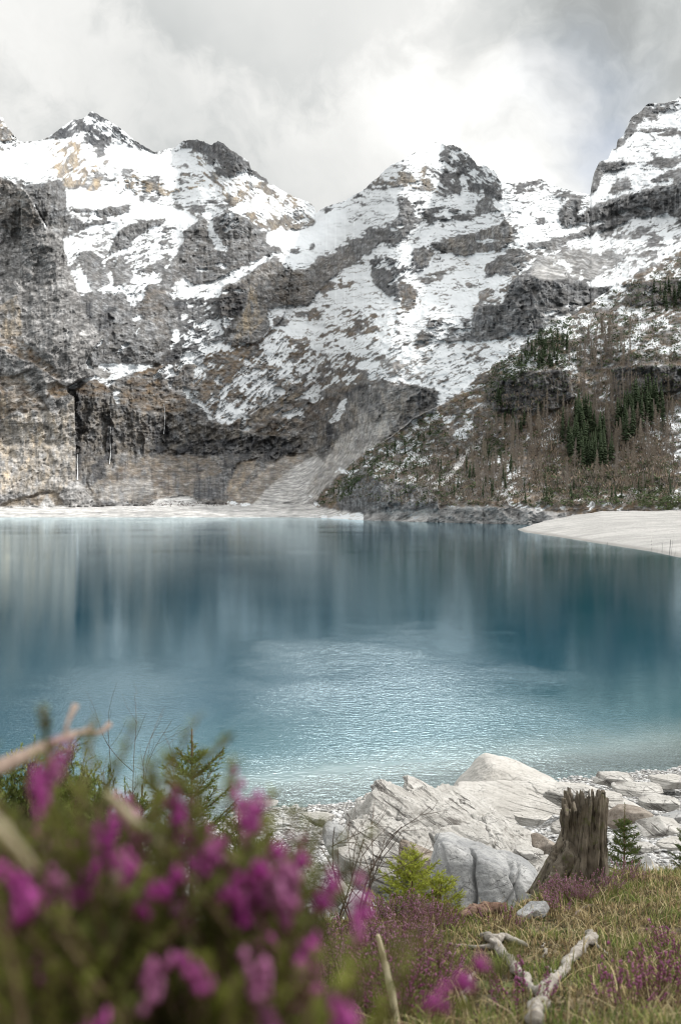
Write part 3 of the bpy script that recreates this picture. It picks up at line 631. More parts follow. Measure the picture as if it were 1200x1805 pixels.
# water: real ripples near, bump beyond; clear over the shallows, blue-green over depth
xs = np.concatenate([-np.geomspace(26, 4000, 60)[::-1], np.linspace(-25, 40, 160), np.geomspace(41, 4000, 60)])
ys = np.concatenate([np.linspace(8, 80, 220), np.geomspace(81, 3000, 90)])
WXg, WYg = np.meshgrid(xs, ys)
dep = np.clip(-bank(WXg, WYg), 0, 30)
n_ = WXg.shape
idx = np.arange(n_[0] * n_[1]).reshape(n_)
F = np.stack([idx[:-1, :-1], idx[:-1, 1:], idx[1:, 1:], idx[1:, :-1]], -1).reshape(-1, 4)
m = bpy.data.materials.new('lake_water'); m.use_nodes = True
N = NT(m.node_tree)
ob = N.n('ShaderNodeTexCoord').outputs['Object']
dp = N.n('ShaderNodeAttribute', attribute_name='depth').outputs['Fac']
mp = N.n('ShaderNodeMapping'); N.put(mp.inputs[0], ob); mp.inputs['Scale'].default_value = (1.0, 1.5, 1.0); mp.inputs['Rotation'].default_value = (0, 0, R(18))
r1 = N.noise(mp.outputs[0], 2.6, 3, .55, .4)
r2 = N.noise(mp.outputs[0], 9.0, 2, .5, .2)
r3 = N.noise(ob, .35, 2, .5)
calm = N.noise(ob, .012, 3, .55, .5)
amp = N.ss(calm, .36, .62, .45, 1.0)
def patch(cx_, cy_, rx_, ry_):
    v_ = N.n('ShaderNodeVectorMath', operation='SUBTRACT'); N.put(v_.inputs[0], ob); v_.inputs[1].default_value = (cx_, cy_, 0)
    w_ = N.n('ShaderNodeVectorMath', operation='MULTIPLY'); N.put(w_.inputs[0], v_.outputs[0]); w_.inputs[1].default_value = (1 / rx_, 1 / ry_, 0)
    l_ = N.n('ShaderNodeVectorMath', operation='LENGTH'); N.put(l_.inputs[0], w_.outputs[0])
    return N.ss(N.math('ADD', l_.outputs['Value'], N.math('MULTIPLY', N.math('SUBTRACT', N.noise(ob, .09, 4, .6), .5), 2.4)), .15, 1.45, 1.0, 0.0)
# breeze ruffles the lake in patches
gust = N.math('MAXIMUM', patch(2.2, 46, 8, 24), N.math('MULTIPLY', patch(-11, 44, 6, 14), .35))
amp = N.math('ADD', N.math('MULTIPLY', amp, .13), N.math('MULTIPLY', gust, .82))
hgt = N.math('ADD', N.math('MULTIPLY', r1, .55), N.math('ADD', N.math('MULTIPLY', r2, .30), N.math('MULTIPLY', r3, .55)))
bp = N.n('ShaderNodeBump'); N.put(bp.inputs['Height'], hgt); N.put(bp.inputs['Strength'], amp); bp.inputs['Distance'].default_value = .085
fr = N.n('ShaderNodeFresnel'); fr.inputs['IOR'].default_value = 1.36
gl = N.n('ShaderNodeBsdfGlossy'); gl.inputs['Roughness'].default_value = .03; N.put(gl.inputs['Normal'], bp.outputs[0]); gl.inputs['Color'].default_value = (.82, .95, 1, 1)
body = N.mix(N.ss(dp, .15, 1.1), (.28, .35, .34, 1), N.mix(N.ss(dp, .8, 3.6), (.022, .115, .15, 1), (.001, .076, .125, 1)))
df = N.n('ShaderNodeBsdfDiffuse'); N.put(df.inputs['Color'], body)
tr = N.n('ShaderNodeBsdfTransparent'); tr.inputs['Color'].default_value = (.80, .93, .93, 1)
clear = N.ss(dp, 0.0, .6, .9, 0.0)
b2 = N.n('ShaderNodeMixShader'); N.put(b2.inputs[0], clear); N.put(b2.inputs[1], df.outputs[0]); N.put(b2.inputs[2], tr.outputs[0])
b3 = N.n('ShaderNodeMixShader'); N.put(b3.inputs[0], N.math('POWER', fr.outputs[0], .60)); N.put(b3.inputs[1], b2.outputs[0]); N.put(b3.inputs[2], gl.outputs[0])
N.put(N.n('ShaderNodeOutputMaterial').inputs[0], b3.outputs[0])
wt = mesh_np('water', np.stack([WXg, WYg, WXg * 0], -1).reshape(-1, 3), F, m, None, True, {'depth': ('FLOAT', dep)})
tag(wt, kind='structure')

# gravel spit on the right: a low tongue of rubble
def spit(u, v):
    """u along the outer edge 0..1, v inwards 0..1 -> x, y, z"""
    ex = np.interp(u, [0, .12, .3, .5, .75, 1, 1.4], [912, 925, 985, 1060, 1150, 1215, 1330]); ey = np.interp(u, [0, .12, .3, .5, .75, 1, 1.4], [934, 938.5, 947, 959, 973, 987, 1006])
    D = H * FP / (ey - HY)
    bx = np.interp(u, [0, .12, .3, .5, .75, 1, 1.4], [912, 960, 1010, 1060, 1150, 1230, 1400]); by = np.interp(u, [0, .12, .3, .5, .75, 1, 1.4], [933, 918, 908, 901, 899.5, 897, 897])
    Db = np.interp(u, [0, .12, .3, .5, .75, 1, 1.4], [390, 455, 475, 480, 485, 490, 495])
    x0, y0 = D * (ex - 600) / FP, D
    x1, y1, z1 = Db * (bx - 600) / FP, Db, H + Db * (HY - by) / FP
    return x0 + (x1 - x0) * v, y0 + (y1 - y0) * v, np.maximum(z1, 0) * v ** .8
uu, vv = np.meshgrid(np.linspace(0, 1.4, 420), np.linspace(-.12, 1.12, 200))
vvc = np.clip(vv, 0, 1)
sx, sy, sz = spit(uu, vvc)
sy = sy + (vv - vvc) * 60 + fbm(uu * 26, uu * 0, 4, 231, .55) * 3.0 * (1 - vvc)
sz = sz + fbm(sx / 9, sy / 9, 5, 230, .6) * .55 * vvc ** .5 + np.where(vv < 0, vv * 9, 0) - np.where(vv > 1, (vv - 1) * 60, 0) - .05
idx = np.arange(uu.size).reshape(uu.shape)
F = np.stack([idx[:-1, :-1], idx[:-1, 1:], idx[1:, 1:], idx[1:, :-1]], -1).reshape(-1, 4)
m = bpy.data.materials.new('pale_lake_gravel'); m.use_nodes = True
N = NT(m.node_tree)
ob = N.n('ShaderNodeTexCoord').outputs['Object']
mp = N.n('ShaderNodeMapping'); N.put(mp.inputs[0], ob); mp.inputs['Scale'].default_value = (.38, 1.0, 2.0)
a1 = N.noise(mp.outputs[0], .10, 6, .65); a2 = N.noise(ob, 1.4, 5, .7); a3 = N.noise(mp.outputs[0], .035, 3, .5)
c = N.mix(N.ss(a1, .35, .65), (.34, .335, .325, 1), (.50, .49, .475, 1))
c = N.mix(N.ss(a3, .55, .7, 0, .6), c, (.32, .30, .28, 1))
c = N.mix(N.ss(a2, .52, .66, 0, .85), c, (.20, .195, .19, 1))
zz = N.n('ShaderNodeSeparateXYZ'); N.put(zz.inputs[0], ob)
c = N.mix(N.ss(N.math('ADD', zz.outputs[2], N.math('MULTIPLY', a1, -.8)), -.2, .15, .55, 0), c, (.15, .145, .13, 1))
c = N.mix(N.ss(N.noise(mp.outputs[0], .22, 5, .7), .55, .68, 0, .5), c, (.26, .255, .25, 1))
bs = N.n('ShaderNodeBsdfPrincipled'); N.put(bs.inputs['Base Color'], c); bs.inputs['Roughness'].default_value = .9
bp = N.n('ShaderNodeBump'); N.put(bp.inputs['Height'], N.math('ADD', a2, a1)); bp.inputs['Distance'].default_value = .5; bp.inputs['Strength'].default_value = .6
N.put(bs.inputs['Normal'], bp.outputs[0])
N.put(N.n('ShaderNodeOutputMaterial').inputs[0], bs.outputs[0])
sp = mesh_np('beach', np.stack([sx, sy, sz], -1).reshape(-1, 3), F, m, None, True)
tag(sp, kind='structure')
# ------------------------------------------------------------------ forest on the right-hand slope
def simple_mat(name, col, col2=None, scale=3.0, rough=.8, attr=None, transl=0.0):
    m = bpy.data.materials.new(name); m.use_nodes = True
    N = NT(m.node_tree)
    ob = N.n('ShaderNodeTexCoord').outputs['Object']
    if attr:
        base = N.n('ShaderNodeAttribute', attribute_name=attr).outputs['Color']
        nz = N.ss(N.noise(ob, scale, 3), .3, .7, .7, 1.25)
        k = N.n('ShaderNodeCombineColor'); [N.put(k.inputs[i], nz) for i in range(3)]
        c = N.mix(1.0, base, k.outputs[0], 'MULTIPLY')
    else:
        c = N.mix(N.ss(N.noise(ob, scale, 5, .6), .35, .65), (*col, 1), (*(col2 or col), 1))
    bs = N.n('ShaderNodeBsdfPrincipled'); N.put(bs.inputs['Base Color'], c); bs.inputs['Roughness'].default_value = rough
    bs.inputs['Specular IOR Level'].default_value = .25
    out = bs.outputs[0]
    if transl > 0:
        t = N.n('ShaderNodeBsdfTranslucent'); N.put(t.inputs[0], c)
        mxx = N.n('ShaderNodeMixShader'); mxx.inputs[0].default_value = transl; N.put(mxx.inputs[1], out); N.put(mxx.inputs[2], t.outputs[0]); out = mxx.outputs[0]
    N.put(N.n('ShaderNodeOutputMaterial').inputs[0], out)
    return m
rng = np.random.RandomState(11)
def spline_np(P, n):
    P = np.array(P, float); t = np.arange(len(P)); q_ = np.linspace(0, len(P) - 1, n)
    return np.stack([np.interp(q_, t, P[:, i]) for i in range(2)], 1)
M_sp = simple_mat('spruce_needles_far', (.050, .078, .040), (.095, .125, .058), .5)
M_la = simple_mat('bare_larch_twigs', (.23, .19, .15), (.36, .31, .255), .5)
M_lg = simple_mat('grey_larch_twigs', (.25, .21, .18), (.34, .30, .26), .5)
def conifer_mesh(seed, bare=False):
    r = np.random.RandomState(seed); V = []; F = []
    def tri(a, b, c):
        n = len(V); V.extend([a, b, c]); F.append((n, n + 1, n + 2))
    hw = r.uniform(.13, .19) if not bare else r.uniform(.14, .19)
    for k in range(3):                                             # tapered trunk
        a = k * 2.09; b = a + 2.09
        tri((.012 * math.cos(a), .012 * math.sin(a), 0), (.012 * math.cos(b), .012 * math.sin(b), 0), (0, 0, 1))
    n = 170 if not bare else 210
    for i in range(n):
        t = r.rand() ** .8; z = .07 + .9 * t if not bare else .15 + .83 * t
        w = hw * (1 - t) ** .85 * r.uniform(.55, 1.15) + .008
        if bare: w *= 1.0 if t > .2 else .7
        a = r.rand() * 6.283; d = np.array([math.cos(a), math.sin(a), 0]); p = np.array([-d[1], d[0], 0])
        drop = -.35 * w if not bare else .25 * w
        root = np.array([0, 0, z]); tip = root + d * w + np.array([0, 0, drop])
        if bare:
            wd_ = .009
            tri(root + np.array([0, 0, wd_]), root - np.array([0, 0, wd_]), tip)
            for _ in range(2):
                q_ = root + (tip - root) * r.uniform(.35, .9); e = q_ + np.array([r.normal() * .02, r.normal() * .02, -.03 * r.rand() + .01])
                tri(q_ + p * .007, q_ - p * .007, e)
        else:
            wd_ = .38 * w + .012
            mid = root + d * w * .55 + np.array([0, 0, drop * .3])
            tri(root + np.array([0, 0, .012]), mid + p * wd_ + np.array([0, 0, -.012]), tip)
            tri(root + np.array([0, 0, .012]), tip, mid - p * wd_ + np.array([0, 0, -.012]))
    return np.array(V), np.array(F)
spr = [mesh_np('spruce_tree', *conifer_mesh(300 + i), M_sp) for i in range(4)]
lar = [mesh_np('larch_tree', *conifer_mesh(400 + i, True), [M_la, M_lg][i % 2]) for i in range(4)]
# where each kind stands, as surveyed areas: (poly, count, height m)
def sample_poly(pts, n, r):
    xs_ = [p[0] for p in pts]; ys_ = [p[1] for p in pts]; out = []
    while len(out) < n:
        x, y = r.uniform(min(xs_), max(xs_)), r.uniform(min(ys_), max(ys_)); c = False
        for i in range(len(pts)):
            (xa, ya), (xb, yb_) = pts[i], pts[(i + 1) % len(pts)]
            if (ya > y) != (yb_ > y) and x < (xb - xa) * (y - ya) / (yb_ - ya) + xa: c = not c
        if c: out.append((x, y))
    return out
SPR = [([(985,790),(1000,740),(1040,735),(1075,770),(1085,815),(1040,830),(1000,820)], 62, (16, 24), 'dark green spruce in the dense stand', 'spruces in the dense stand'),
       ([(1075,765),(1110,720),(1165,715),(1170,755),(1120,775),(1095,790)], 34, (17, 26), 'tall dark spruce in the upper row of the right slope', 'spruces in the upper row'),
       ([(905,625),(960,590),(1010,610),(1000,650),(930,650)], 34, (8, 13), 'small green conifer above the dark cliff band', 'conifers above the cliff band'),
       ([(1140,520),(1200,470),(1230,470),(1230,560),(1150,560)], 26, (11, 16), 'dark conifer high on the right edge of the slope', 'conifers high on the right edge'),
       ([(900,860),(960,830),(1180,850),(1190,885),(950,890)], 24, (6, 10), 'low green conifer at the foot of the slope', 'conifers at the foot of the slope'),
       ([(860,690),(880,700),(935,750),(920,780),(870,740)], 14, (8, 13), 'lone green spruce on the brown slope', 'lone spruces on the brown slope')]
SPR += [([(700,880),(740,820),(840,790),(960,850),(940,888)], 36, (6, 12), 'scattered green conifer on the brown slope above the shore cliff', 'scattered conifers on the lower slope'),
        ([(575,880),(600,845),(690,790),(760,760),(740,830),(640,870)], 40, (5, 9), 'small dark conifer on the rocky nose left of the forest', 'small conifers on the rocky nose')]
LAR = [([(930,740),(1000,700),(1100,690),(1190,700),(1190,860),(1100,880),(960,870),(900,820)], 84, (11, 22), 'bare brown larch between the spruces and the spit', 'bare larches around the spruce stand'),
       ([(1000,640),(1050,590),(1110,590),(1120,650),(1010,660)], 34, (14, 19), 'bare reddish larch high on the snowy slope', 'bare larches high on the slope'),
       ([(840,780),(930,740),(960,860),(860,880),(800,860)], 60, (12, 18), 'bare grey brown larch left of the spruce stand', 'bare larches left of the stand'),
       ([(1020,690),(1060,680),(1110,690),(1100,730),(1030,740)], 18, (15, 20), 'pale brown larch at the top of the stand', 'pale larches at the top of the stand')]
used = set()
def plant(protos, spec, cat):
    for (pts, n, hr, lab, grp) in spec:
        ps = sorted(sample_poly(pts, n, rng), key=lambda p: p[1])
        xs_ = sorted(p[0] for p in ps); ys_ = sorted(p[1] for p in ps)
        for (x, y) in ps:
            k = rng.randint(len(protos)); o = protos[k]
            if k in used or False: pass
            key = (cat, k)
            if key in used: o = o.copy(); COL.objects.link(o)
            used.add(key)
            P = terrain([x], [y])[0]
            h_ = rng.uniform(*hr) * (P[1] / 700.0) ** .3
            o.location = P - np.array([0, 0, .4]); o.scale = (h_ * rng.uniform(.8, 1.1),) * 2 + (h_,)
            o.rotation_euler = (rng.normal() * .02, rng.normal() * .02, rng.rand() * 6.28)
            qx = xs_.index(x) / n; qy = ys_.index(y) / n
            side = ('far left', 'left', 'middle', 'right', 'far right')[int(qx * 4.999)]
            row = ('top', 'upper', 'lower', 'bottom')[int(qy * 3.999)]
            tag(o, (lab + ', %s row, %s' % (row, side)) if n > 12 else lab, cat, grp)
plant(spr, SPR, 'spruce tree')
plant(lar, LAR, 'larch tree')
# low pines, alders and scrub that nobody could count
def clumps(name, mat, spec, seed):
    r = np.random.RandomState(seed); VV = []; k0 = 0; CC = []
    for (pts, n, size, col) in spec:
        P = np.array(sample_poly(pts, n, r)); T = terrain(P[:, 0], P[:, 1])
        nb = 20
        sz = r.uniform(size * .32, size * .8, n)[:, None, None]
        c = T[:, None, :] + r.normal(size=(n, nb, 3)) * np.array([.9, .6, .45]) * sz * .55 + np.array([0, 0, .35]) * sz
        brown = col[0] > col[1]
        e = r.normal(size=(n, nb, 3, 3)) * (sz * .17)[..., None] * (np.array([.55, .55, 1.6]) if brown else np.array([1.2, 1, .9]))
        VV.append((c[:, :, None, :] + e).reshape(-1, 3))
        shade = r.uniform(.6, 1.35, (n, 1, 1, 1)) * r.uniform(.75, 1.25, (n, nb, 1, 1))
        CC.append((np.array(col)[None, None, None] * shade * np.ones((1, 1, 3, 1))).reshape(-1, 3))
    VV = np.concatenate(VV); CC = np.concatenate(CC)
    F = np.arange(len(VV)).reshape(-1, 3)
    o = mesh_np(name, VV, F, mat, None, False, {'tint': ('FLOAT_COLOR', np.concatenate([CC, np.ones((len(CC), 1))], 1))})
    return o
M_scrub = simple_mat('scrub_leaves', (0, 0, 0), scale=.3, attr='tint')
G1, G2, B1, B2, G3 = (.070, .098, .048), (.09, .12, .055), (.235, .185, .14), (.195, .17, .145), (.11, .14, .06)
allp = [(565,880),(600,835),(700,765),(800,705),(870,650),(940,600),(1010,560),(1110,500),(1200,450),(1230,450),(1230,890),(950,895),(700,890)]
o = clumps('scrub', M_scrub, [
    (allp, 1500, 4.0, B1), (allp, 1700, 3.8, B2), (allp, 1500, 3.6, G2), (allp, 600, 3.4, G1),
    ([(555,885),(580,860),(610,840),(640,835),(640,860),(600,885),(570,892)], 130, 5.0, G1),
    ([(600,840),(640,800),(700,765),(760,730),(790,760),(740,800),(660,850)], 230, 4.4, G1),
    ([(640,840),(760,790),(820,850),(780,890),(700,860)], 110, 4.0, G1),
    ([(850,690),(870,648),(935,604),(960,570),(1010,560),(1000,650),(930,655),(880,700)], 420, 4.2, G1),
    ([(1000,560),(1110,500),(1230,450),(1230,640),(1010,640)], 420, 4.0, G1),
    ([(840,790),(870,770),(900,800),(860,815)], 60, 4.5, G1),
    ([(960,810),(1190,820),(1190,895),(960,890)], 300, 4.4, G2),
    ([(1125,880),(1230,868),(1230,900),(1130,899)], 110, 3.4, G3),
    ([(930,740),(1180,700),(1190,860),(940,870)], 520, 6.0, B1), ([(930,740),(1180,700),(1190,860),(940,870)], 420, 6.0, B2),
    ([(720,820),(850,740),(900,880),(740,890)], 320, 5.0, B2)], 21)
tag(o, 'brown alder scrub and dwarf pine covering the right slope', 'scrub', kind='stuff')
o = clumps('reeds', M_scrub, [([(258,889),(300,884),(420,888),(415,893),(270,893)], 90, 3.2, (.10, .07, .06))], 22)
tag(o, 'low dark brown brush along the far beach', 'brush', kind='stuff')

# thin waterfalls on the far cliffs
M_wf = simple_mat('falling_water', (.75, .78, .80), (.88, .90, .92), .5)
for k, (pts, w_, lab) in enumerate([([(137,800),(136,815),(137,830),(136,846)], 2.0, 'white waterfall at the foot of the dark corner beside the great wall'),
                                    ([(195,752),(194,775),(195,800),(193,818)], 1.1, 'thin white waterfall in the middle of the lower cliff'),
                                    ([(289,712),(291,728),(290,748),(289,765)], 1.0, 'thin waterfall right of the middle one on the lower cliff')]):
    p = spline_np(pts, 24); T = terrain(p[:, 0], p[:, 1]); c = T[-1].copy(); T = (T - np.array([0, 0, H])) * .994 + np.array([0, 0, H]); T = T - c
    ww = w_ * (.5 + np.linspace(0, 1, 24) ** 1.5) * c[1] / FP * .5
    Vw = np.concatenate([T + np.stack([-ww, ww * 0, ww * 0], 1), T + np.stack([ww * 0, -ww * .8, ww * 0], 1), T + np.stack([ww, ww * 0, ww * 0], 1)])
    i_ = np.arange(23); Fw = np.concatenate([np.stack([i_, i_ + 24, i_ + 25, i_ + 1], 1), np.stack([i_ + 24, i_ + 48, i_ + 49, i_ + 25], 1), np.stack([i_ + 48, i_, i_ + 1, i_ + 49], 1)])
    o = mesh_np('waterfall', Vw, Fw, M_wf); o.location = c; tag(o, lab, 'waterfall', 'waterfalls on the far cliffs')
# ------------------------------------------------------------------ near shore: stones and rocks
def on_ground(px, py, d0=1.2, d1=40):
    d = np.linspace(d0, d1, 4000)
    zr = H + d * (HY - py) / FP
    g = bank(d * (px - 600) / FP, d)
    k = np.argmax(zr <= g) if (zr <= g).any() else len(d) - 1
    return Vector((d[k] * (px - 600) / FP, d[k], float(g[k])))
def ray(px, py, D): return Vector((D * (px - 600) / FP, D, H + D * (HY - py) / FP))
def cube_sphere(n):
    t = np.tan(np.linspace(-math.pi / 4, math.pi / 4, n + 1)); a, b = np.meshgrid(t, t)
    one = np.ones_like(a); V = []; F = []
    for k, (x, y, z) in enumerate([(one, a, b), (-one, -a, b), (-a, one, b), (a, -one, b), (a, b, one), (a, -b, -one)]):
        V.append(np.stack([x, y, z], -1).reshape(-1, 3))
        i = np.arange((n + 1) ** 2).reshape(n + 1, n + 1) + k * (n + 1) ** 2
        F.append(np.stack([i[:-1, :-1], i[:-1, 1:], i[1:, 1:], i[1:, :-1]], -1).reshape(-1, 4))
    V = np.concatenate(V); F = np.concatenate(F); V /= np.linalg.norm(V, axis=1)[:, None]
    key = np.round(V * 1e5).astype(np.int64); _, u, inv = np.unique(key, axis=0, return_index=True, return_inverse=True)
    return V[u], inv.reshape(-1)[F]
def n3(P, sc, seed, oct=4, rid=False):
    """cheap 3-D noise from three planes"""
    f = ridged if rid else fbm
    P = P * sc
    return (f(P[:, 0] + P[:, 2] * .31, P[:, 1] + .27 * P[:, 2], oct, seed) + f(P[:, 1] + P[:, 0] * .3, P[:, 2] - .2 * P[:, 0], oct, seed + 5) + f(P[:, 2] + .3 * P[:, 1], P[:, 0] - .25 * P[:, 1], oct, seed + 9)) / 3
def rock_verts(n, size, seed, planes=16, strata=None, rough=.06, sharp=14.0, cuts=(), grooves=()):
    """convex polytope with worn edges, then bedding steps and fracture relief"""
    r = np.random.RandomState(seed)
    U, F = cube_sphere(n)
    inv = np.zeros(len(U))
    pl = [(np.array(c[:3]) / np.linalg.norm(c[:3]), c[3]) for c in cuts]
    for _ in range(planes):
        v = r.normal(size=3); v /= np.linalg.norm(v); pl.append((v, r.uniform(.72, 1.05)))
    for v, h_ in pl:
        inv += np.maximum(U @ v / h_, 0) ** sharp
    rad = 1 / np.maximum(inv, 1e-9) ** (1 / sharp)
    P = U * np.minimum(rad, 1.6)[:, None]
    P = P - (P.max(0) + P.min(0)) / 2; P = P / (P.max(0) - P.min(0)) * np.array(size)
    L = float(np.mean(size))
    if strata:
        nv, step, am = strata; nv = np.array(nv) / np.linalg.norm(nv)
        t = P @ nv / step + n3(P, 1.1 / L, seed + 3) * 1.2
        fr = t - np.floor(t); hsh = np.sin(np.floor(t) * 12.9898 + seed) * 43758.5; hsh = hsh - np.floor(hsh)
        groove = -am * 1.3 * (1 - sst(np.abs(fr - .5) * 2, .0, .22)) * (.4 + hsh) + am * .8 * (hsh - .5)
        brk = np.floor(n3(P - nv * (P @ nv)[:, None], 2.2 / L, seed + 13) * 7 + hsh * 3)
        hb = np.sin(brk * 78.23 + np.floor(t) * 3.7) * 43758.5; hb = hb - np.floor(hb)
        P = P + U * (groove + am * 1.1 * (hb - .5))[:, None]
    for (gxn, gdep, gw, gsl) in grooves:
        xx_ = P[:, 0] - gxn - gsl * P[:, 2] + n3(P, 2.2 / L, seed + 31, 3) * .16 * L
        P = P - U * (gdep * np.exp(-(xx_ / gw) ** 2) * sst(-P[:, 1], -.2 * L, .1 * L))[:, None]
    P = P + U * (n3(P, 1.6 / L, seed, 5) * rough * L * 1.2 - np.maximum(n3(P, 3.0 / L, seed + 20, 4, True) - .25, 0) * rough * L * .9 + n3(P, 9 / L, seed + 40, 3) * rough * L * .25)[:, None]
    return P, F
def rock_mat(name, c1, c2, dark, sc=1.0, crack=.5, bed=0):
    m = bpy.data.materials.new(name); m.use_nodes = True
    N = NT(m.node_tree); ob = N.n('ShaderNodeTexCoord').outputs['Object']
    a = N.noise(ob, 1.6 * sc, 6, .65); b = N.noise(ob, 9 * sc, 6, .65); c = N.noise(ob, 60 * sc, 4, .6)
    col = N.mix(N.ss(a, .35, .65), (*c1, 1), (*c2, 1))
    col = N.mix(N.ss(b, .50, .72, 0, .75), col, (*dark, 1))
    col = N.mix(N.ss(c, .5, .75, 0, .45), col, (*dark, 1))
    w = N.noise(ob, 2.5 * sc, 4, .6, 0, 1)
    wsx = N.n('ShaderNodeVectorMath', operation='SCALE'); N.put(wsx.inputs[0], w); wsx.inputs[3].default_value = .55 / sc
    wa = N.n('ShaderNodeVectorMath', operation='ADD'); N.put(wa.inputs[0], ob); N.put(wa.inputs[1], wsx.outputs[0])
    mp = N.n('ShaderNodeMapping'); N.put(mp.inputs[0], wa.outputs[0]); mp.inputs['Rotation'].default_value = (0, R(33), 0); mp.inputs['Scale'].default_value = (.55, 1, 2.0)
    v = N.n('ShaderNodeTexVoronoi', feature='DISTANCE_TO_EDGE'); N.put(v.inputs['Vector'], mp.outputs[0]); v.inputs['Scale'].default_value = 1.9 * sc
    ck = N.ss(v.outputs['Distance'], .002, .02, 1, 0)
    ckm = N.math('MULTIPLY', ck, N.ss(a, .42, .60, 0, crack))
    col = N.mix(ckm, col, (.05, .045, .04, 1))
    if bed:
        mb = N.n('ShaderNodeMapping', vector_type='TEXTURE'); N.put(mb.inputs[0], ob); mb.inputs['Rotation'].default_value = (0, R(33), 0); mb.inputs['Scale'].default_value = (1.6, 1.6, .11)
        bn = N.noise(mb.outputs[0], 1.0, 5, .6, .8)
        bl_ = N.math('MULTIPLY', N.ss(bn, .53, .60, 0, .8), N.ss(a, .38, .55))
        col = N.mix(bl_, col, (.10, .09, .08, 1)); ckm = N.math('MAXIMUM', ckm, bl_)
    bs = N.n('ShaderNodeBsdfPrincipled'); N.put(bs.inputs['Base Color'], col); bs.inputs['Roughness'].default_value = .88; bs.inputs['Specular IOR Level'].default_value = .25
    h_ = N.math('ADD', N.math('MULTIPLY', b, .6), N.math('ADD', N.math('MULTIPLY', c, .12), N.math('MULTIPLY', ckm, -.6)))
    bp = N.n('ShaderNodeBump'); N.put(bp.inputs['Height'], h_); bp.inputs['Distance'].default_value = .07 / sc; bp.inputs['Strength'].default_value = .9
    N.put(bs.inputs['Normal'], bp.outputs[0]); N.put(N.n('ShaderNodeOutputMaterial').inputs[0], bs.outputs[0])
    return m
M_pale = rock_mat('pale_limestone', (.42, .405, .38), (.56, .545, .52), (.20, .185, .165), 1.0, .45, 1)
M_shore = rock_mat('cream_limestone', (.46, .44, .41), (.58, .56, .53), (.30, .285, .26), .7, .3)
M_grey = rock_mat('grey_limestone', (.27, .275, .28), (.46, .46, .455), (.13, .13, .135), 1.6, .4)
M_brown = rock_mat('brown_stone', (.20, .165, .135), (.34, .30, .26), (.09, .075, .06), 2.0, .6)
M_peb = rock_mat('beach_pebbles', (.46, .45, .435), (.66, .65, .63), (.24, .235, .23), 1.5, .2)
def rock(px, py_base, py_top, wpx, D, depth, mat, seed, label, n=48, planes=14, strata=None, rough=.05, cuts=(), rot=0, sharp=14.0, sink=.12, grooves=(), group=None, cat='rock', name='rock', tilt=0, smooth=False):
    w = wpx / FP * D; h_ = (py_base - py_top) / FP * D
    P, F = rock_verts(n, (w, depth, h_ * (1 + sink)), seed, planes, strata, rough, sharp, cuts, grooves)
    o = mesh_np(name, P, F, mat, None, smooth)
    o.location = ray(px, (py_base + py_top) / 2, D) - Vector((0, 0, h_ * sink / 2)); o.rotation_euler = (0, tilt, rot)
    return tag(o, label, cat, group)
ST = ((math.sin(R(33)), -.18, math.cos(R(33))), .17, .05)
def plates(name, label, lst, mat, seed, cat='rock slab'):
    """one layered outcrop: every bed is a worn plate dipping to the right"""
    parts = []; c = ray(775, 1480, 19.0)
    for i, (xa, ya, xb, yb_, t, D, dep, pit) in enumerate(lst):
        L = math.hypot(xb - xa, yb_ - ya) / FP * D; ang = math.atan2(yb_ - ya, xb - xa)
        r = np.random.RandomState(seed + i)
        bx_ = [(1, r.normal() * .15, r.normal() * .3, .8), (-1, r.normal() * .2, r.normal() * .25, .8), (0, -1, r.normal() * .2, .75), (0, 1, .1, .8), (r.normal() * .03, 0, 1, .5), (0, 0, -1, .5)]
        P, F = rock_verts(58, (L, dep, t / FP * D), seed + i, 7, ((r.normal() * .02, 0, 1), max(.06, t / FP * D / 2.8), .04 + t * .0006), .020 / max(1, L), 26, bx_)
        P = P + rock_rel(P, seed + i)
        Rm = (Matrix.Rotation(r.normal() * .06, 4, 'Z') @ Matrix.Rotation(ang, 4, 'Y') @ Matrix.Rotation(pit, 4, 'X')).to_3x3()
        P = P @ np.array(Rm).T + np.array(ray((xa + xb) / 2, (ya + yb_) / 2, D) - c)
        parts.append((P, F))
    V, F = merge(parts)
    o = mesh_np(name, V, F, mat); o.location = c
    return tag(o, label, cat)
def rock_rel(P, seed):
    """small-scale broken relief, metres"""
    a = n3(P, 2.2, seed + 60, 5) * .03; b = np.maximum(n3(P, 4.5, seed + 70, 4, True) - .15, 0) * -.07
    st = np.round(n3(P * np.array([.6, 1, 1.6]), 1.5, seed + 80, 3) * 9) / 9 * .17 + np.round(n3(P * np.array([.5, 1, 2]), 4.0, seed + 85, 2) * 7) / 7 * .05
    d = (a + b + st)[:, None]; nrm = P / (np.abs(P).max(0) + 1e-6); nrm = nrm ** 3; nrm /= np.linalg.norm(nrm, axis=1)[:, None] + 1e-6
    return nrm * d
def merge(parts):
    VV = []; FF = []; k = 0
    for V, F in parts:
        F = np.asarray(F)
        if F.shape[1] == 3: F = np.concatenate([F, F[:, 2:]], 1)
        VV.append(V); FF.append(F + k); k += len(V)
    return np.concatenate(VV), np.concatenate(FF)
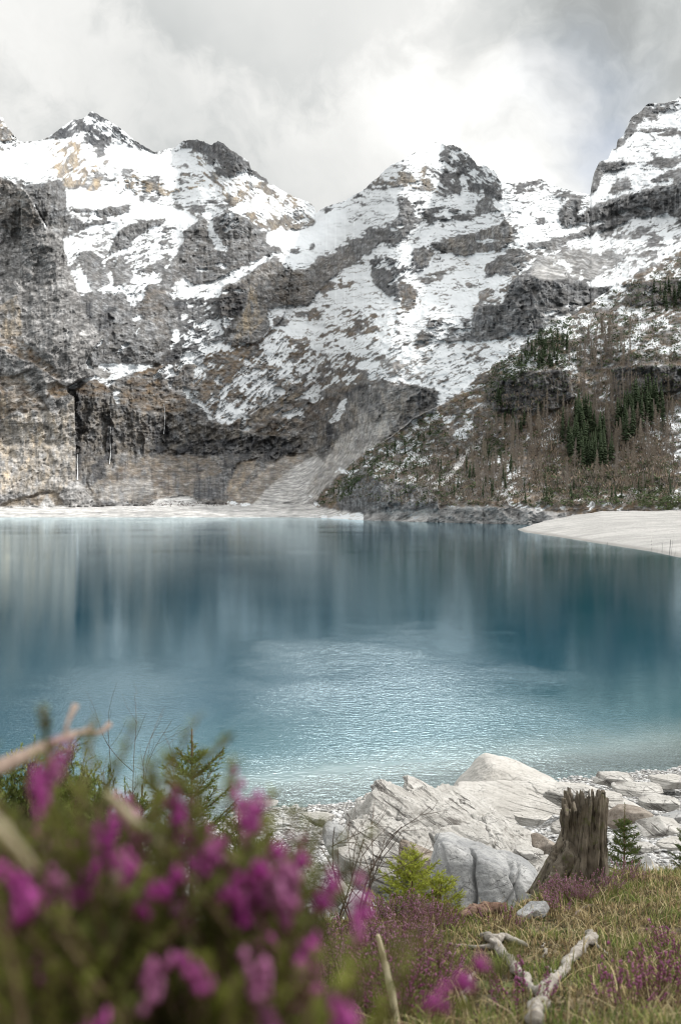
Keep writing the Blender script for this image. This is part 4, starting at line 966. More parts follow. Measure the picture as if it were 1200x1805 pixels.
plates('layered_rock', 'large pale outcrop of slanting broken rock layers beside the water', [
    (612, 1448, 800, 1530, 95, 18.2, 1.5, .75), (600, 1470, 720, 1530, 80, 17.8, 1.2, .6),
    (640, 1398, 800, 1490, 34, 18.8, 1.3, .35), (660, 1390, 712, 1412, 26, 19.2, .7, .2),
    (700, 1392, 872, 1482, 30, 19.4, 1.0, .35), (706, 1386, 880, 1468, 20, 19.9, 1.0, .25),
    (752, 1392, 940, 1496, 24, 20.3, 1.1, .3), (790, 1412, 968, 1506, 20, 19.9, .9, .35),
    (830, 1455, 985, 1545, 26, 19.0, .9, .4), (750, 1440, 905, 1524, 36, 18.8, 1.0, .5),
    (690, 1480, 880, 1570, 70, 18.0, 1.2, .6), (860, 1490, 990, 1560, 30, 18.2, .8, .4)], M_pale, 40)
rock(862, 1650, 1486, 212, 11.0, 1.2, M_grey, 8, 'rounded grey boulder with a vertical crack behind the turf edge', 170, 10, None, .07, grooves=((-.22, .10, .018, .05), (.10, .05, .02, .5), (.33, .05, .02, -.4), (-.42, .04, .02, -.25)),
     cuts=[(0, -1, .25, .82), (-1, 0, .1, .92), (.35, 0, .94, .86), (.9, 0, .5, .9)], cat='boulder', name='boulder', sharp=10, smooth=True)
rock(890, 1440, 1346, 215, 29.5, 3.0, M_shore, 9, 'smooth cream coloured rock hump at the water edge', 130, 6, None, .055, cuts=[(.38, 0, .92, .50), (-.8, 0, .6, .8), (0, -.6, .8, .62)], sharp=9, smooth=True)
rock(960, 1452, 1392, 330, 26.8, 3.2, M_shore, 10, 'low flat cream bedrock spreading right of the hump', 110, 8, ((.2, .1, 1), .16, .03), .05, cuts=[(0, -.3, .95, .45), (.15, 0, 1, .5)], sharp=9, smooth=True)
rock(1000, 1420, 1390, 90, 25.0, .9, M_pale, 11, 'small broken ledge of pinkish stone above the shingle', 60, 12, ((0, 0, 1), .10, .03), .04, cuts=[(0, 0, 1, .7)])
rock(650, 1560, 1484, 125, 15.0, .9, M_pale, 12, 'flat pale rock left of the brown stone', 80, 10, ((.25, -.2, 1), .12, .025), .035, cuts=[(.1, -.3, 1, .6)])
rock(738, 1540, 1484, 80, 14.2, .6, M_brown, 13, 'dark brown stone wedged under the large slab', 60, 12, ((.2, 0, 1), .07, .015), .05)
rock(815, 1520, 1462, 120, 13.4, .7, M_pale, 14, 'pale stone leaning on top of the grey boulder', 70, 12, ((.3, 0, 1), .12, .02), .04)
rock(606, 1605, 1545, 75, 12.6, .5, M_pale, 15, 'small white stone among the bare twigs', 50, 12, None, .05)
rock(640, 1625, 1575, 90, 12.0, .5, M_grey, 16, 'small grey stone left of the bright green spruce', 50, 12, None, .05)
rock(590, 1500, 1452, 45, 16.5, .5, M_grey, 17, 'grey block at the left foot of the large slab', 50, 10, None, .04)
rock(1105, 1462, 1424, 90, 19.0, .8, M_brown, 18, 'brown flat topped stone behind the small spruce', 60, 10, None, .04, cuts=[(0, 0, 1, .6)])
rock(1165, 1476, 1440, 80, 18.0, .8, M_pale, 19, 'pale pyramid shaped stone near the right edge', 50, 6, None, .03, cuts=[(.6, -.3, .75, .6), (-.6, -.3, .75, .6)])
rock(958, 1500, 1472, 45, 16.0, .5, M_brown, 20, 'brownish stone left of the tree stump', 50, 12, None, .05)
rock(930, 1520, 1494, 60, 15.0, .5, M_pale, 21, 'white angular stone under the brownish one', 50, 12, None, .05)
rock(1185, 1448, 1432, 40, 20.0, .4, M_grey, 22, 'small grey stone at the right edge of the shingle', 40, 12, None, .05)
rock(940, 1634, 1592, 62, 5.45, .16, M_grey, 23, 'small dark grey rock poking out of the turf below the stump', 60, 10, None, .05, cuts=[(-.3, 0, .9, .7)])
for k, (x_, yb_, w_, D_, lab_) in enumerate([(1060, 1418, 75, 25.5, 'flat pale slab between the cream bedrock and the brown stone'), (1125, 1402, 95, 27, 'broad flat slab near the waterline on the right'),
        (1010, 1470, 80, 20.5, 'flat slab of pale rock directly behind the stump top'), (940, 1455, 70, 22, 'thin flat slab left of the stump below the bedrock'), (1160, 1425, 75, 23.5, 'flat grey white slab right of the small spruce'),
        (1080, 1384, 70, 29.5, 'thin pale slab lying at the waterline right of the hump'), (1185, 1388, 80, 29, 'pale slab at the waterline by the right edge'), (895, 1478, 60, 20, 'small flat slab right of the layered outcrop'),
        (560, 1455, 60, 24, 'flat stone on the shingle left of the layered outcrop'), (1190, 1500, 70, 15.5, 'flat pale stone above the turf at the right edge'), (1130, 1505, 60, 15, 'pale slab beside the foot of the small dark spruce')]):
    rock(x_, yb_, yb_ - 17, w_, D_, w_ / FP * D_ * .8, M_pale if k % 3 else M_shore, 2100 + k, lab_, 50, 9, ((.1, .1, 1), .06, .015), .05, cuts=[(0, 0, 1, .5)], cat='rock slab', name='flat_rock')
# individual stones on the shingle, then the countless rest
r_ = np.random.RandomState(77)
protos_st = []
for i in range(10):
    P, F = rock_verts(7, (1, .85, r_.uniform(.35, .6)), 500 + i, 12, None, .05, 12)
    protos_st.append(mesh_np('shore_stone', P, F, M_peb))
cnt = 0
while cnt < 190:
    y = r_.uniform(12, 32); x = y * r_.uniform(-.09, .36)
    z = float(bank(x, y))
    if z < -.35 or z > 4.2: continue
    o = protos_st[cnt % 10]
    if cnt >= 10: o = o.copy(); COL.objects.link(o)
    s_ = r_.uniform(.16, .30) * (1 + 1.3 * (r_.rand() > .85))
    o.location = (x, y, z + s_ * .08); o.scale = (s_, s_, s_); o.rotation_euler = (r_.normal() * .25, r_.normal() * .25, r_.rand() * 6.28)
    w_ = 'close to the waterline' if z < .7 else 'halfway up the shingle' if z < 2 else 'high on the shingle near the turf'
    h_ = 'left of the layered outcrop' if x / y < .0 else 'around the layered outcrop' if x / y < .17 else 'behind the stump' if x / y < .26 else 'right of the stump'
    tag(o, ('larger' if s_ > .32 else 'small') + ' pale angular stone ' + w_ + ' ' + h_, 'stone', 'loose stones on the shingle')
    cnt += 1
def scatter(name, protos, pos, scl, rot, mat, tilt=None, attrs=None, smooth=False):
    VV = []; FF = []; k = 0; r = np.random.RandomState(len(pos)); CA_ = []
    which = r.randint(0, len(protos), len(pos))
    for j, pr in enumerate(protos):
        P, F = pr[0], pr[1]; ix = np.where(which == j)[0]
        if not len(ix): continue
        c, s_ = np.cos(rot[ix]), np.sin(rot[ix])
        q_ = P[None] * scl[ix][:, None, None]
        X = q_[..., 0] * c[:, None] - q_[..., 1] * s_[:, None]; Y = q_[..., 0] * s_[:, None] + q_[..., 1] * c[:, None]; Z = q_[..., 2]
        if tilt is not None:
            X = X + Z * tilt[ix, 0][:, None]; Y = Y + Z * tilt[ix, 1][:, None]
        Q = np.stack([X, Y, Z], -1) + pos[ix][:, None, :]
        VV.append(Q.reshape(-1, 3)); FF.append((F[None] + (np.arange(len(ix)) * len(P))[:, None, None]).reshape(-1, F.shape[1]) + k); k += len(ix) * len(P)
        if len(pr) > 2: CA_.append((pr[2][None] * (r.uniform(.7, 1.3, (len(ix), 1, 1)) if attrs is None else attrs[ix][:, None, :])).reshape(-1, 3))
    VV = np.concatenate(VV); FF = np.concatenate(FF)
    at = None
    if CA_: CA_ = np.concatenate(CA_); at = {'tint': ('FLOAT_COLOR', np.concatenate([CA_, np.ones((len(CA_), 1))], 1))}
    return mesh_np(name, VV, FF, mat, None, smooth, at)
pr = []
for i in range(6):
    P, F = rock_verts(3, (1, .8, r_.uniform(.35, .6)), 600 + i, 9, None, .04, 10)
    pr.append((P, F, np.ones((len(P), 3)) * .52))
n_ = 15000
yy = r_.uniform(11, 34, n_ * 2); xx = yy * r_.uniform(-.16, .40, n_ * 2); zz = bank(xx, yy)
ok = (zz > -.5) & (zz < 4.6); xx, yy, zz = xx[ok][:n_], yy[ok][:n_], zz[ok][:n_]; n_ = len(xx)
sc = r_.gamma(2.0, .035, n_) + .03
M_st = simple_mat('small_stones', (0, 0, 0), scale=20, attr='tint')
o = scatter('shingle', pr, np.stack([xx, yy, zz + sc * .1], -1), np.minimum(sc, .17), r_.rand(n_) * 6.28, M_st, r_.normal(size=(n_, 2)) * .25)
tag(o, 'pale shingle of small broken stones along the shore', 'shingle', kind='stuff')
# ------------------------------------------------------------------ stump, driftwood, plants
def tube(pts, rad, sides=10, seed=0, rough=0.0, cap=True):
    pts = np.array(pts, float); rad = np.array(rad, float)
    n = len(pts)
    T = np.gradient(pts, axis=0); T /= np.linalg.norm(T, axis=1)[:, None] + 1e-9
    up = np.array([0, 0, 1.0]) if abs(T[0, 2]) < .9 else np.array([1.0, 0, 0])
    A = np.cross(T, up); A /= np.linalg.norm(A, axis=1)[:, None] + 1e-9; B = np.cross(T, A)
    th = np.linspace(0, 2 * np.pi, sides, endpoint=False)
    ring = A[:, None] * np.cos(th)[None, :, None] + B[:, None] * np.sin(th)[None, :, None]
    rr = rad[:, None] * np.ones(sides)[None]
    if rough:
        i, j = np.meshgrid(np.arange(n), np.arange(sides), indexing='ij')
        rr = rr * (1 + rough * (fbm(i * .35 + seed, np.cos(th)[None] * 2.2 + 5 + j * 0, 3, seed) + fbm(i * .12, np.sin(th)[None] * 5 + j * 0, 3, seed + 4)))
    V = (pts[:, None] + ring * rr[..., None]).reshape(-1, 3)
    idx = np.arange(n * sides).reshape(n, sides); nx = np.roll(idx, -1, 1)
    F = np.stack([idx[:-1], nx[:-1], nx[1:], idx[1:]], -1).reshape(-1, 4)
    if cap:
        V = np.concatenate([V, pts[:1], pts[-1:]]); a, b = len(V) - 2, len(V) - 1
        F = np.concatenate([F, np.stack([nx[0], idx[0], np.full(sides, a), np.full(sides, a)], -1), np.stack([idx[-1], nx[-1], np.full(sides, b), np.full(sides, b)], -1)])
    return V, F
def spline(P, n):
    P = np.array(P, float); t = np.arange(len(P)); q_ = np.linspace(0, len(P) - 1, n)
    out = np.stack([np.interp(q_, t, P[:, i]) for i in range(P.shape[1])], 1)
    k = max(1, n // (len(P) * 2))
    for _ in range(2):
        o2 = out.copy(); o2[1:-1] = (out[:-2] + out[1:-1] * 2 + out[2:]) / 4; out = o2
    return out
def quadify(V, F):
    """drop doubled corners so capped tubes stay clean triangles"""
    return V, F
def mesh_q(name, V, F, mat, parent=None, smooth=False, attrs=None):
    F = np.asarray(F); tri = F[:, 2] == F[:, 3]
    me = bpy.data.meshes.new(name)
    loops = []; 
    q4 = F[~tri]; t3 = F[tri][:, :3]
    me.vertices.add(len(V)); me.vertices.foreach_set('co', np.asarray(V, np.float32).ravel())
    lv = np.concatenate([q4.ravel(), t3.ravel()]).astype(np.int32)
    me.loops.add(len(lv)); me.loops.foreach_set('vertex_index', lv)
    st = np.concatenate([np.arange(len(q4)) * 4, len(q4) * 4 + np.arange(len(t3)) * 3]).astype(np.int32)
    me.polygons.add(len(st)); me.polygons.foreach_set('loop_start', st)
    if smooth: me.polygons.foreach_set('use_smooth', np.ones(len(st), bool))
    me.update(calc_edges=True)
    for an, (typ, arr) in (attrs or {}).items():
        a = me.attributes.new(an, typ, 'POINT'); a.data.foreach_set('color', np.asarray(arr, np.float32).ravel())
    me.materials.append(mat)
    o = bpy.data.objects.new(name, me); COL.objects.link(o)
    if parent: o.parent = parent
    return o
def wood_mat(name, c1, c2, dark, sc=1.0, axis=(1, 1, .12), moss=None):
    m = bpy.data.materials.new(name); m.use_nodes = True
    N = NT(m.node_tree); ob = N.n('ShaderNodeTexCoord').outputs['Object']
    mp = N.n('ShaderNodeMapping'); N.put(mp.inputs[0], ob); mp.inputs['Scale'].default_value = axis
    a = N.noise(mp.outputs[0], 38 * sc, 6, .65, .6); b = N.noise(ob, 9 * sc, 5, .6); c = N.noise(mp.outputs[0], 110 * sc, 4, .6)
    col = N.mix(N.ss(b, .35, .65), (*c1, 1), (*c2, 1))
    col = N.mix(N.ss(a, .50, .66, 0, .85), col, (*dark, 1))
    if moss: col = N.mix(N.ss(N.noise(ob, 14, 5, .7), .56, .66, 0, .7), col, (*moss, 1))
    bs = N.n('ShaderNodeBsdfPrincipled'); N.put(bs.inputs['Base Color'], col); bs.inputs['Roughness'].default_value = .9; bs.inputs['Specular IOR Level'].default_value = .15
    bp = N.n('ShaderNodeBump'); N.put(bp.inputs['Height'], N.math('ADD', a, N.math('MULTIPLY', c, .4))); bp.inputs['Distance'].default_value = .012 / sc; bp.inputs['Strength'].default_value = 1.0
    bp.invert = True
    N.put(bs.inputs['Normal'], bp.outputs[0]); N.put(N.n('ShaderNodeOutputMaterial').inputs[0], bs.outputs[0])
    return m
M_stump = wood_mat('weathered_stump_wood', (.12, .10, .078), (.25, .215, .17), (.022, .017, .013), 1.0, (1, 1, .13), (.13, .14, .06))
M_drift = wood_mat('bleached_driftwood', (.27, .245, .215), (.42, .39, .35), (.10, .08, .065), 1.3, (.25, 1, 1))
M_bark = wood_mat('brown_bark', (.15, .09, .065), (.26, .18, .14), (.05, .03, .022), 1.5, (.2, 1, 1))
M_twig = simple_mat('dark_twig_bark', (.10, .075, .06), (.16, .12, .095), 40)
# stump: fluted, hollowed, jagged top, wide root foot to the lower left
g0 = on_ground(1020, 1566)
SD = float(g0[1])
base = empty('tree_stump', g0, 'weathered brown tree stump with a jagged top at the turf edge', 'tree stump')
hgt_ = (1572 - 1420) / FP * SD; w0 = 74 / FP * SD / 2
na, nz_ = 200, 130
th, zz_ = np.meshgrid(np.linspace(0, 2 * np.pi, na, endpoint=False), np.linspace(0, 1, nz_))
topz = 1.0 - .16 * sst(-np.cos(th), -.2, 1) + .17 * fbm(np.cos(th) * 2.5, np.sin(th) * 2.5, 3, 5) + .22 * np.abs(pn(np.cos(th) * 11, np.sin(th) * 11, 6)) - .05 * sst(np.cos(th), .7, 1)
Z = zz_ * topz * hgt_
rad = w0 * (.86 + .42 * (1 - zz_) ** 2.2 * (1 + 1.1 * np.maximum(-np.cos(th + .35), 0) ** 2) + .12 * sst(zz_, .75, 1) * (np.cos(th) < -.3))
flute = .38 * ridged(np.cos(th) * 2.2 + 3, np.sin(th) * 2.2 + zz_ * .5, 4, 8) + .06 * fbm(np.cos(th) * 9, np.sin(th) * 9 + zz_ * 1.2, 4, 12)
rad = rad * (1 + flute * (1.2 - .3 * zz_))
rad = rad * (1 - .10 * sst(zz_, .3, .6) * (1 - sst(zz_, .75, .95)) * (np.cos(th) < -.2))
lean = .05 * zz_
VX = rad * np.cos(th) + lean + w0 * .12 * (1 - zz_) * -1; VY = rad * np.sin(th) * .85
Vs = np.stack([VX, VY, Z - .06 * (1 - zz_)], -1)
inner = []
for k, (f, dz) in enumerate([(.82, -.006), (.62, -.10), (.35, -.17), (.05, -.19)]):
    q_ = Vs[-1].copy(); c_ = q_.mean(0); q_[:, :2] = c_[:2] + (q_[:, :2] - c_[:2]) * f; q_[:, 2] = q_[:, 2] + dz * hgt_ * 2 * (.6 + .4 * np.abs(pn(th[0] * 2, th[0] * 0 + k, 3))) * (.4 if k == 0 else 1); inner.append(q_)
Vs = np.concatenate([Vs, np.array(inner)], 0); nr_ = Vs.shape[0]
idx = np.arange(nr_ * na).reshape(nr_, na); nx = np.roll(idx, -1, 1)
mesh_np('trunk', Vs.reshape(-1, 3), np.stack([idx[:-1], nx[:-1], nx[1:], idx[1:]], -1).reshape(-1, 4), M_stump, base)
px2m = SD / FP
for k, (pts, rr) in enumerate([([(-.04, -.05, .30), (-.13, -.09, .17), (-.20, -.12, .07), (-.26, -.15, -.05)], (.07, .065, .05, .03)),
                               ([(.06, -.05, .22), (.10, -.09, .10), (.15, -.12, -.02), (.2, -.14, -.06)], (.05, .045, .035, .02)),
                               ([(-.10, -.02, .34), (-.15, -.03, .27), (-.17, -.04, .2), (-.18, -.05, .1)], (.03, .035, .03, .02))]):
    mesh_q('root', *tube(spline(pts, 26), np.interp(np.linspace(0, 1, 26), np.linspace(0, 1, 4), rr), 18, k, .6), M_stump, base, False)
# driftwood pieces lying on the turf
def lying(name, pxs, rads, label, mat, seed, lift=.6, branches=(), cat='driftwood'):
    lift = lift + .5
    rads = tuple(r_0 * .72 for r_0 in rads)
    P = [on_ground(*p) for p in pxs]
    c = P[0].copy()
    n = 12 * len(P)
    q_ = spline([tuple(p - c + Vector((0, 0, r_0 * lift))) for p, r_0 in zip(P, rads)], n)
    q_ = q_ + np.stack([fbm(np.arange(n) / 7., np.zeros(n), 3, seed) * .02, np.zeros(n), fbm(np.arange(n) / 6., np.ones(n), 3, seed + 1) * .015], 1)
    root = empty(name, c, label, cat)
    mesh_q('limb', *tube(q_, np.interp(np.linspace(0, 1, n), np.linspace(0, 1, len(rads)), rads) * (1 + .25 * pn(np.arange(n) / 4., np.zeros(n), seed)), 16, seed, .55), mat, root, False)
    for bp_, br in branches:
        B = [on_ground(*p) - c for p in bp_]
        mesh_q('side_branch', *tube(spline([tuple(b + Vector((0, 0, r_0 * lift))) for b, r_0 in zip(B, br)], 24), np.interp(np.linspace(0, 1, 24), np.linspace(0, 1, len(br)), br), 12, seed + 3, .5), mat, root, False)
    return root
lying('driftwood_branch', [(862, 1664), (882, 1688), (905, 1715), (925, 1738), (944, 1762)], (.030, .026, .024, .021, .015), 'bleached forked driftwood branch on the left of the bare turf patch', M_drift, 3, .9,
      [([(872, 1672), (888, 1662), (905, 1668), (930, 1676)], (.022, .016, .015, .009)), ([(872, 1672), (858, 1662), (850, 1658)], (.022, .018, .012)), ([(868, 1678), (840, 1678), (800, 1672), (770, 1664)], (.012, .008, .006, .004))])
lying('driftwood_branch', [(1036, 1658), (1046, 1668), (1020, 1690), (1000, 1716), (975, 1748), (955, 1780), (942, 1830)], (.022, .030, .025, .024, .024, .024, .024), 'long bleached driftwood stick leaning toward the lower right', M_drift, 9, 1.0,
      [([(1044, 1668), (1060, 1680), (1074, 1690)], (.010, .007, .004)), ([(990, 1728), (975, 1722), (962, 1708)], (.009, .008, .005))])
lying('driftwood_twig', [(818, 1775), (822, 1745), (835, 1722)], (.008, .011, .006), 'short pale twig standing left of the forked driftwood', M_drift, 14, 1.2)
lying('driftwood_twig', [(958, 1668), (962, 1682), (960, 1694)], (.005, .009, .005), 'tiny pale curved twig between the two driftwood branches', M_drift, 17, 1.2)
lying('fallen_log', [(812, 1628), (835, 1622), (860, 1618), (892, 1616)], (.030, .045, .045, .035), 'short brown log lying at the foot of the grey boulder', M_bark, 20, .9, cat='log')
lying('broken_twig', [(1012, 1620), (1028, 1606), (1048, 1598), (1060, 1592)], (.007, .007, .006, .004), 'thin dark twig lying in the turf right of the grey rock', M_twig, 22, 1.2, cat='twig')
# turf: dry and green blades over the bank
def blades(name, n, region, hr, cols, label, seed, wd=(.0010, .0026), bend=.9, dens=None):
    r = np.random.RandomState(seed)
    d = np.sqrt(r.uniform(region[2] ** 2, region[3] ** 2, n * 3)); t = r.uniform(region[0], region[1], n * 3)
    x = d * t; keep = turf_at(x, d) > .5
    if dens is not None: keep &= r.rand(n * 3) < dens(x, d)
    x, y = x[keep][:n], d[keep][:n]; n = len(x); z = bank(x, y) - .005
    cl = fbm(x / .12, y / .12, 3, seed) ; hh_ = r.uniform(*hr, n) * (1 + .9 * cl)
    a = r.rand(n) * 6.283; w = r.uniform(*wd, n) * (.6 + y / 6)
    dx, dy = np.cos(a), np.sin(a); lean_ = r.uniform(.1, bend, n) * hh_
    p0 = np.stack([x, y, z], -1); side = np.stack([-dy, dx, 0 * dx], -1) * w[:, None]
    V = []
    for k, (s_, ww) in enumerate([(0, 1), (.45, .85), (.8, .5), (1, 0)]):
        c = p0 + np.stack([dx * lean_ * s_ ** 1.8, dy * lean_ * s_ ** 1.8, hh_ * s_ * (1 - .35 * s_ * lean_ / hh_)], -1)
        if ww: V += [c - side * ww, c + side * ww]
        else: V += [c]
    V = np.stack(V, 1)
    b = np.arange(n)[:, None] * 7
    F = np.concatenate([b + np.array([[0, 1, 3, 2]]), b + np.array([[2, 3, 5, 4]]), b + np.array([[4, 5, 6, 6]])])
    ci = np.array(cols)[r.randint(0, len(cols), n)] * r.uniform(.7, 1.3, (n, 1))
    C4 = np.concatenate([np.repeat(ci[:, None], 7, 1).reshape(-1, 3), np.ones((n * 7, 1))], 1)
    o = mesh_q(name, V.reshape(-1, 3), F, M_blade, None, False, {'tint': ('FLOAT_COLOR', C4)})
    return tag(o, label, 'grass', kind='stuff')
_ek, _ev = [-.6, -.1, .0, .06, .17, .20, .25, .4, .8], [6.0, 5.7, 5.6, 5.6, 5.9, 6.6, 8.0, 8.6, 9]
def turf_at(x, y): return 1 - sst(y - np.interp(x / np.maximum(y, 1.0), _ek, _ev), .0, .3)
M_blade = simple_mat('grass_blades', (0, 0, 0), scale=8, attr='tint', transl=.35)
STR = [(.42, .34, .18), (.32, .24, .12), (.54, .45, .27), (.22, .15, .08), (.14, .095, .055), (.18, .13, .07), (.12, .10, .05)]
GRN = [(.16, .19, .05), (.22, .24, .07), (.11, .15, .04)]
bare = lambda x, d: .04 + .96 * sst(fbm(x / .35, d / .35, 3, 77), -.45, .15) * (1 - np.exp(-(((x / d - .155) / .085) ** 2 + ((d - 3.5) / 1.2) ** 2) ** 1.5))
blades('dry_grass', 62000, (-.08, .42, 2.0, 9.0), (.012, .036), STR, 'short dry straw coloured grass covering the bank', 31, dens=bare)
blades('dry_grass', 3500, (-.08, .42, 2.0, 8.6), (.05, .11), STR[:3], 'longer pale dead grass stems on the bank', 32, (.001, .0022), 1.3, dens=bare)
blades('green_grass', 15000, (-.08, .42, 2.0, 8.8), (.03, .08), GRN, 'thin new green grass between the dead stems', 33, dens=lambda x, d: sst(fbm(x / .7, d / .7, 3, 5), -.15, .35))
blades('moss', 50000, (-.08, .42, 2.0, 9.0), (.008, .022), [(.10, .10, .035), (.08, .06, .035), (.18, .14, .08), (.06, .075, .025)], 'low moss and litter under the grass', 34, (.003, .006), 1.5, dens=lambda x, d: .35 + .65 * bare(x, d))
# heather ----------------------------------------------------------------
def sprig(seed, h_=.16, needles=70, flowers=22, fl=(.45, .95), big=1.0, cols=None):
    """one heather shoot: stem, whorled needles, bells towards the tip -> three (V, F) lists"""
    r = np.random.RandomState(seed)
    bend_ = r.normal(size=2) * .22
    ax = lambda t: np.stack([bend_[0] * h_ * t ** 1.7, bend_[1] * h_ * t ** 1.7, h_ * t], -1)
    st = tube(ax(np.linspace(0, 1, 7)), np.linspace(.0016, .0006, 7) * big, 4, cap=False)
    def leafs(n, t0, t1, ln, wd_, up):
        t = r.uniform(t0, t1, n); p = ax(t); a = r.rand(n) * 6.283
        d = np.stack([np.cos(a), np.sin(a), r.uniform(up[0], up[1], n)], -1); d /= np.linalg.norm(d, axis=1)[:, None]
        s_ = np.stack([-np.sin(a), np.cos(a), 0 * a], -1) * wd_; L = r.uniform(.7, 1.2, n)[:, None] * ln
        m_ = p + d * L * .5
        V = np.stack([p, m_ - s_, p + d * L, m_ + s_], 1).reshape(-1, 3)
        return V, np.arange(n * 4).reshape(n, 4)
    nd = leafs(needles, .08, 1.0, .008 * big, .0011 * big, (.3, 1.1))
    # bells: little open octahedra hanging from the stem
    n = flowers; t = r.uniform(fl[0], fl[1], n); p = ax(t); a = r.rand(n) * 6.283
    d = np.stack([np.cos(a), np.sin(a), r.uniform(-.5, .3, n)], -1)
    c = p + d * .0035 * big; L = .0035 * big
    o8 = np.array([(0, 0, 1), (1, 0, 0), (0, 1, 0), (-1, 0, 0), (0, -1, 0), (0, 0, -1)]) * np.array([.62, .62, 1])
    V = (c[:, None] + o8[None] * L * r.uniform(.8, 1.2, (n, 1, 1))).reshape(-1, 3)
    f8 = np.array([(0, 1, 2), (0, 2, 3), (0, 3, 4), (0, 4, 1), (5, 2, 1), (5, 3, 2), (5, 4, 3), (5, 1, 4)])
    F = (f8[None] + (np.arange(n) * 6)[:, None, None]).reshape(-1, 3)
    return st, nd, (V, F)
M_hst = simple_mat('heather_stem', (.12, .075, .05), (.20, .13, .09), 30)
def leafmat(nm, a, b): return simple_mat(nm, a, b, 25, transl=.35)
M_hl = leafmat('heather_leaf', (.08, .10, .022), (.18, .20, .04))
M_hl2 = leafmat('heather_leaf_brown', (.10, .07, .035), (.17, .13, .05))
M_hf = leafmat('heather_flower', (.42, .17, .30), (.60, .36, .50))
M_hfd = leafmat('heather_flower_deep', (.38, .04, .28), (.58, .14, .44))
M_hfm = leafmat('heather_flower_dusky', (.36, .09, .25), (.52, .22, .40))
def place(parts, tips, seed):
    """copies of sprig parts, each grown from root to given tip"""
    r = np.random.RandomState(seed); out = [[], [], []]
    for (P, sc_, tl) in tips:
        k = r.randint(len(parts)); a = r.rand() * 6.283; c, s_ = math.cos(a), math.sin(a)
        Rm = np.array([[c, -s_, 0], [s_, c, 0], [0, 0, 1]])
        for i in range(3):
            V, F = parts[k][i]; q_ = V @ Rm.T * sc_
            q_ = q_ + np.stack([q_[:, 2] * tl[0], q_[:, 2] * tl[1], 0 * q_[:, 2]], 1)
            out[i].append((q_ + np.array(P), F))
    return [merge(o) for o in out]
sp_mid = [sprig(700 + i, .17, 46, 15, (.5, .97), 1.35) for i in range(5)]
sp_leaf = [sprig(720 + i, .17, 60, 2, (.5, .97), 1.35) for i in range(3)]
def heather(pxc, rpx, n, label, seed, h_=(.7, 1.15), group=None, bloom=.7, mats=None):
    r = np.random.RandomState(seed)
    c = on_ground(*pxc); D = c[1]; rx = rpx / FP * D
    root = empty('heather_bush', c, label, 'heather', group)
    tips = {0: [], 1: []}
    for _ in range(n):
        a, q_ = r.rand() * 6.283, math.sqrt(r.rand()); x, y = q_ * rx * math.cos(a), q_ * rx * 1.3 * math.sin(a)
        z = float(bank(c[0] + x, c[1] + y)) - c[2] - .02
        tips[0 if r.rand() < bloom else 1].append(((x, y, z), r.uniform(*h_) * (1.15 - .45 * q_), (x / rx * .35 + r.normal() * .12, y / rx * .3 + r.normal() * .12)))
    A = place(sp_mid, tips[0], seed + 1); B = place(sp_leaf, tips[1], seed + 2) if tips[1] else None
    mm = mats or (M_hst, M_hl, M_hf)
    mesh_q('stems', *merge([A[0]] + ([B[0]] if B else [])), mm[0], root)
    mesh_q('foliage', *merge([A[1]] + ([B[1]] if B else [])), mm[1], root)
    mesh_q('flowers', *merge([A[2]] + ([B[2]] if B else [])), mm[2], root)
    return root
GH = 'heather in bloom on the bank'
for i, (x, y, rp, n, lab, bl) in enumerate([
        (640, 1625, 55, 90, 'pale mauve heather at the turf edge below the flat pale rock', .85), (705, 1630, 60, 110, 'mauve heather in front of the bright green spruce', .85),
        (765, 1645, 45, 60, 'low brown heather between spruce and log', .5), (690, 1690, 75, 120, 'dense mauve heather in the middle of the bank', .75),
        (640, 1740, 80, 110, 'green leafy heather with few flowers at the bottom', .35), (730, 1740, 70, 90, 'green and mauve heather left of the driftwood twig', .5),
        (700, 1800, 90, 90, 'dark heather at the bottom edge beside a straw stem', .35), (610, 1690, 60, 80, 'mauve heather just right of the blurred magenta flowers', .6),
        (1000, 1592, 40, 80, 'pink heather growing against the left foot of the stump', .95), (1045, 1575, 45, 80, 'purple heather right at the base of the stump', .95),
        (1100, 1558, 45, 60, 'purple heather below the small dark spruce', .8), (975, 1618, 25, 30, 'small pink heather above the dark grey rock', .9),
        (1160, 1770, 55, 60, 'reddish heather tuft in the lower right corner', .75), (1190, 1700, 35, 40, 'reddish heather at the right edge above the corner tuft', .8),
        (1100, 1800, 40, 24, 'sparse magenta heather sprigs at the bottom right', .8), (920, 1800, 40, 26, 'sparse magenta heather sprigs beside the driftwood stick', .8),
        (880, 1640, 35, 30, 'thin heather in front of the log', .4)]):
    heather((x, y), rp, int(n * (2.3 if i < 9 else .8)), lab, 900 + i * 7, group=GH, bloom=bl, mats=(M_hst, M_hl2 if bl in (.5, .4, .75) else M_hl, M_hfm if y > 1760 or x > 1150 else M_hf))
M_hln = leafmat('heather_leaf_near', (.06, .07, .016), (.21, .23, .04)); M_hold = leafmat('heather_leaf_old', (.045, .035, .018), (.10, .085, .03))
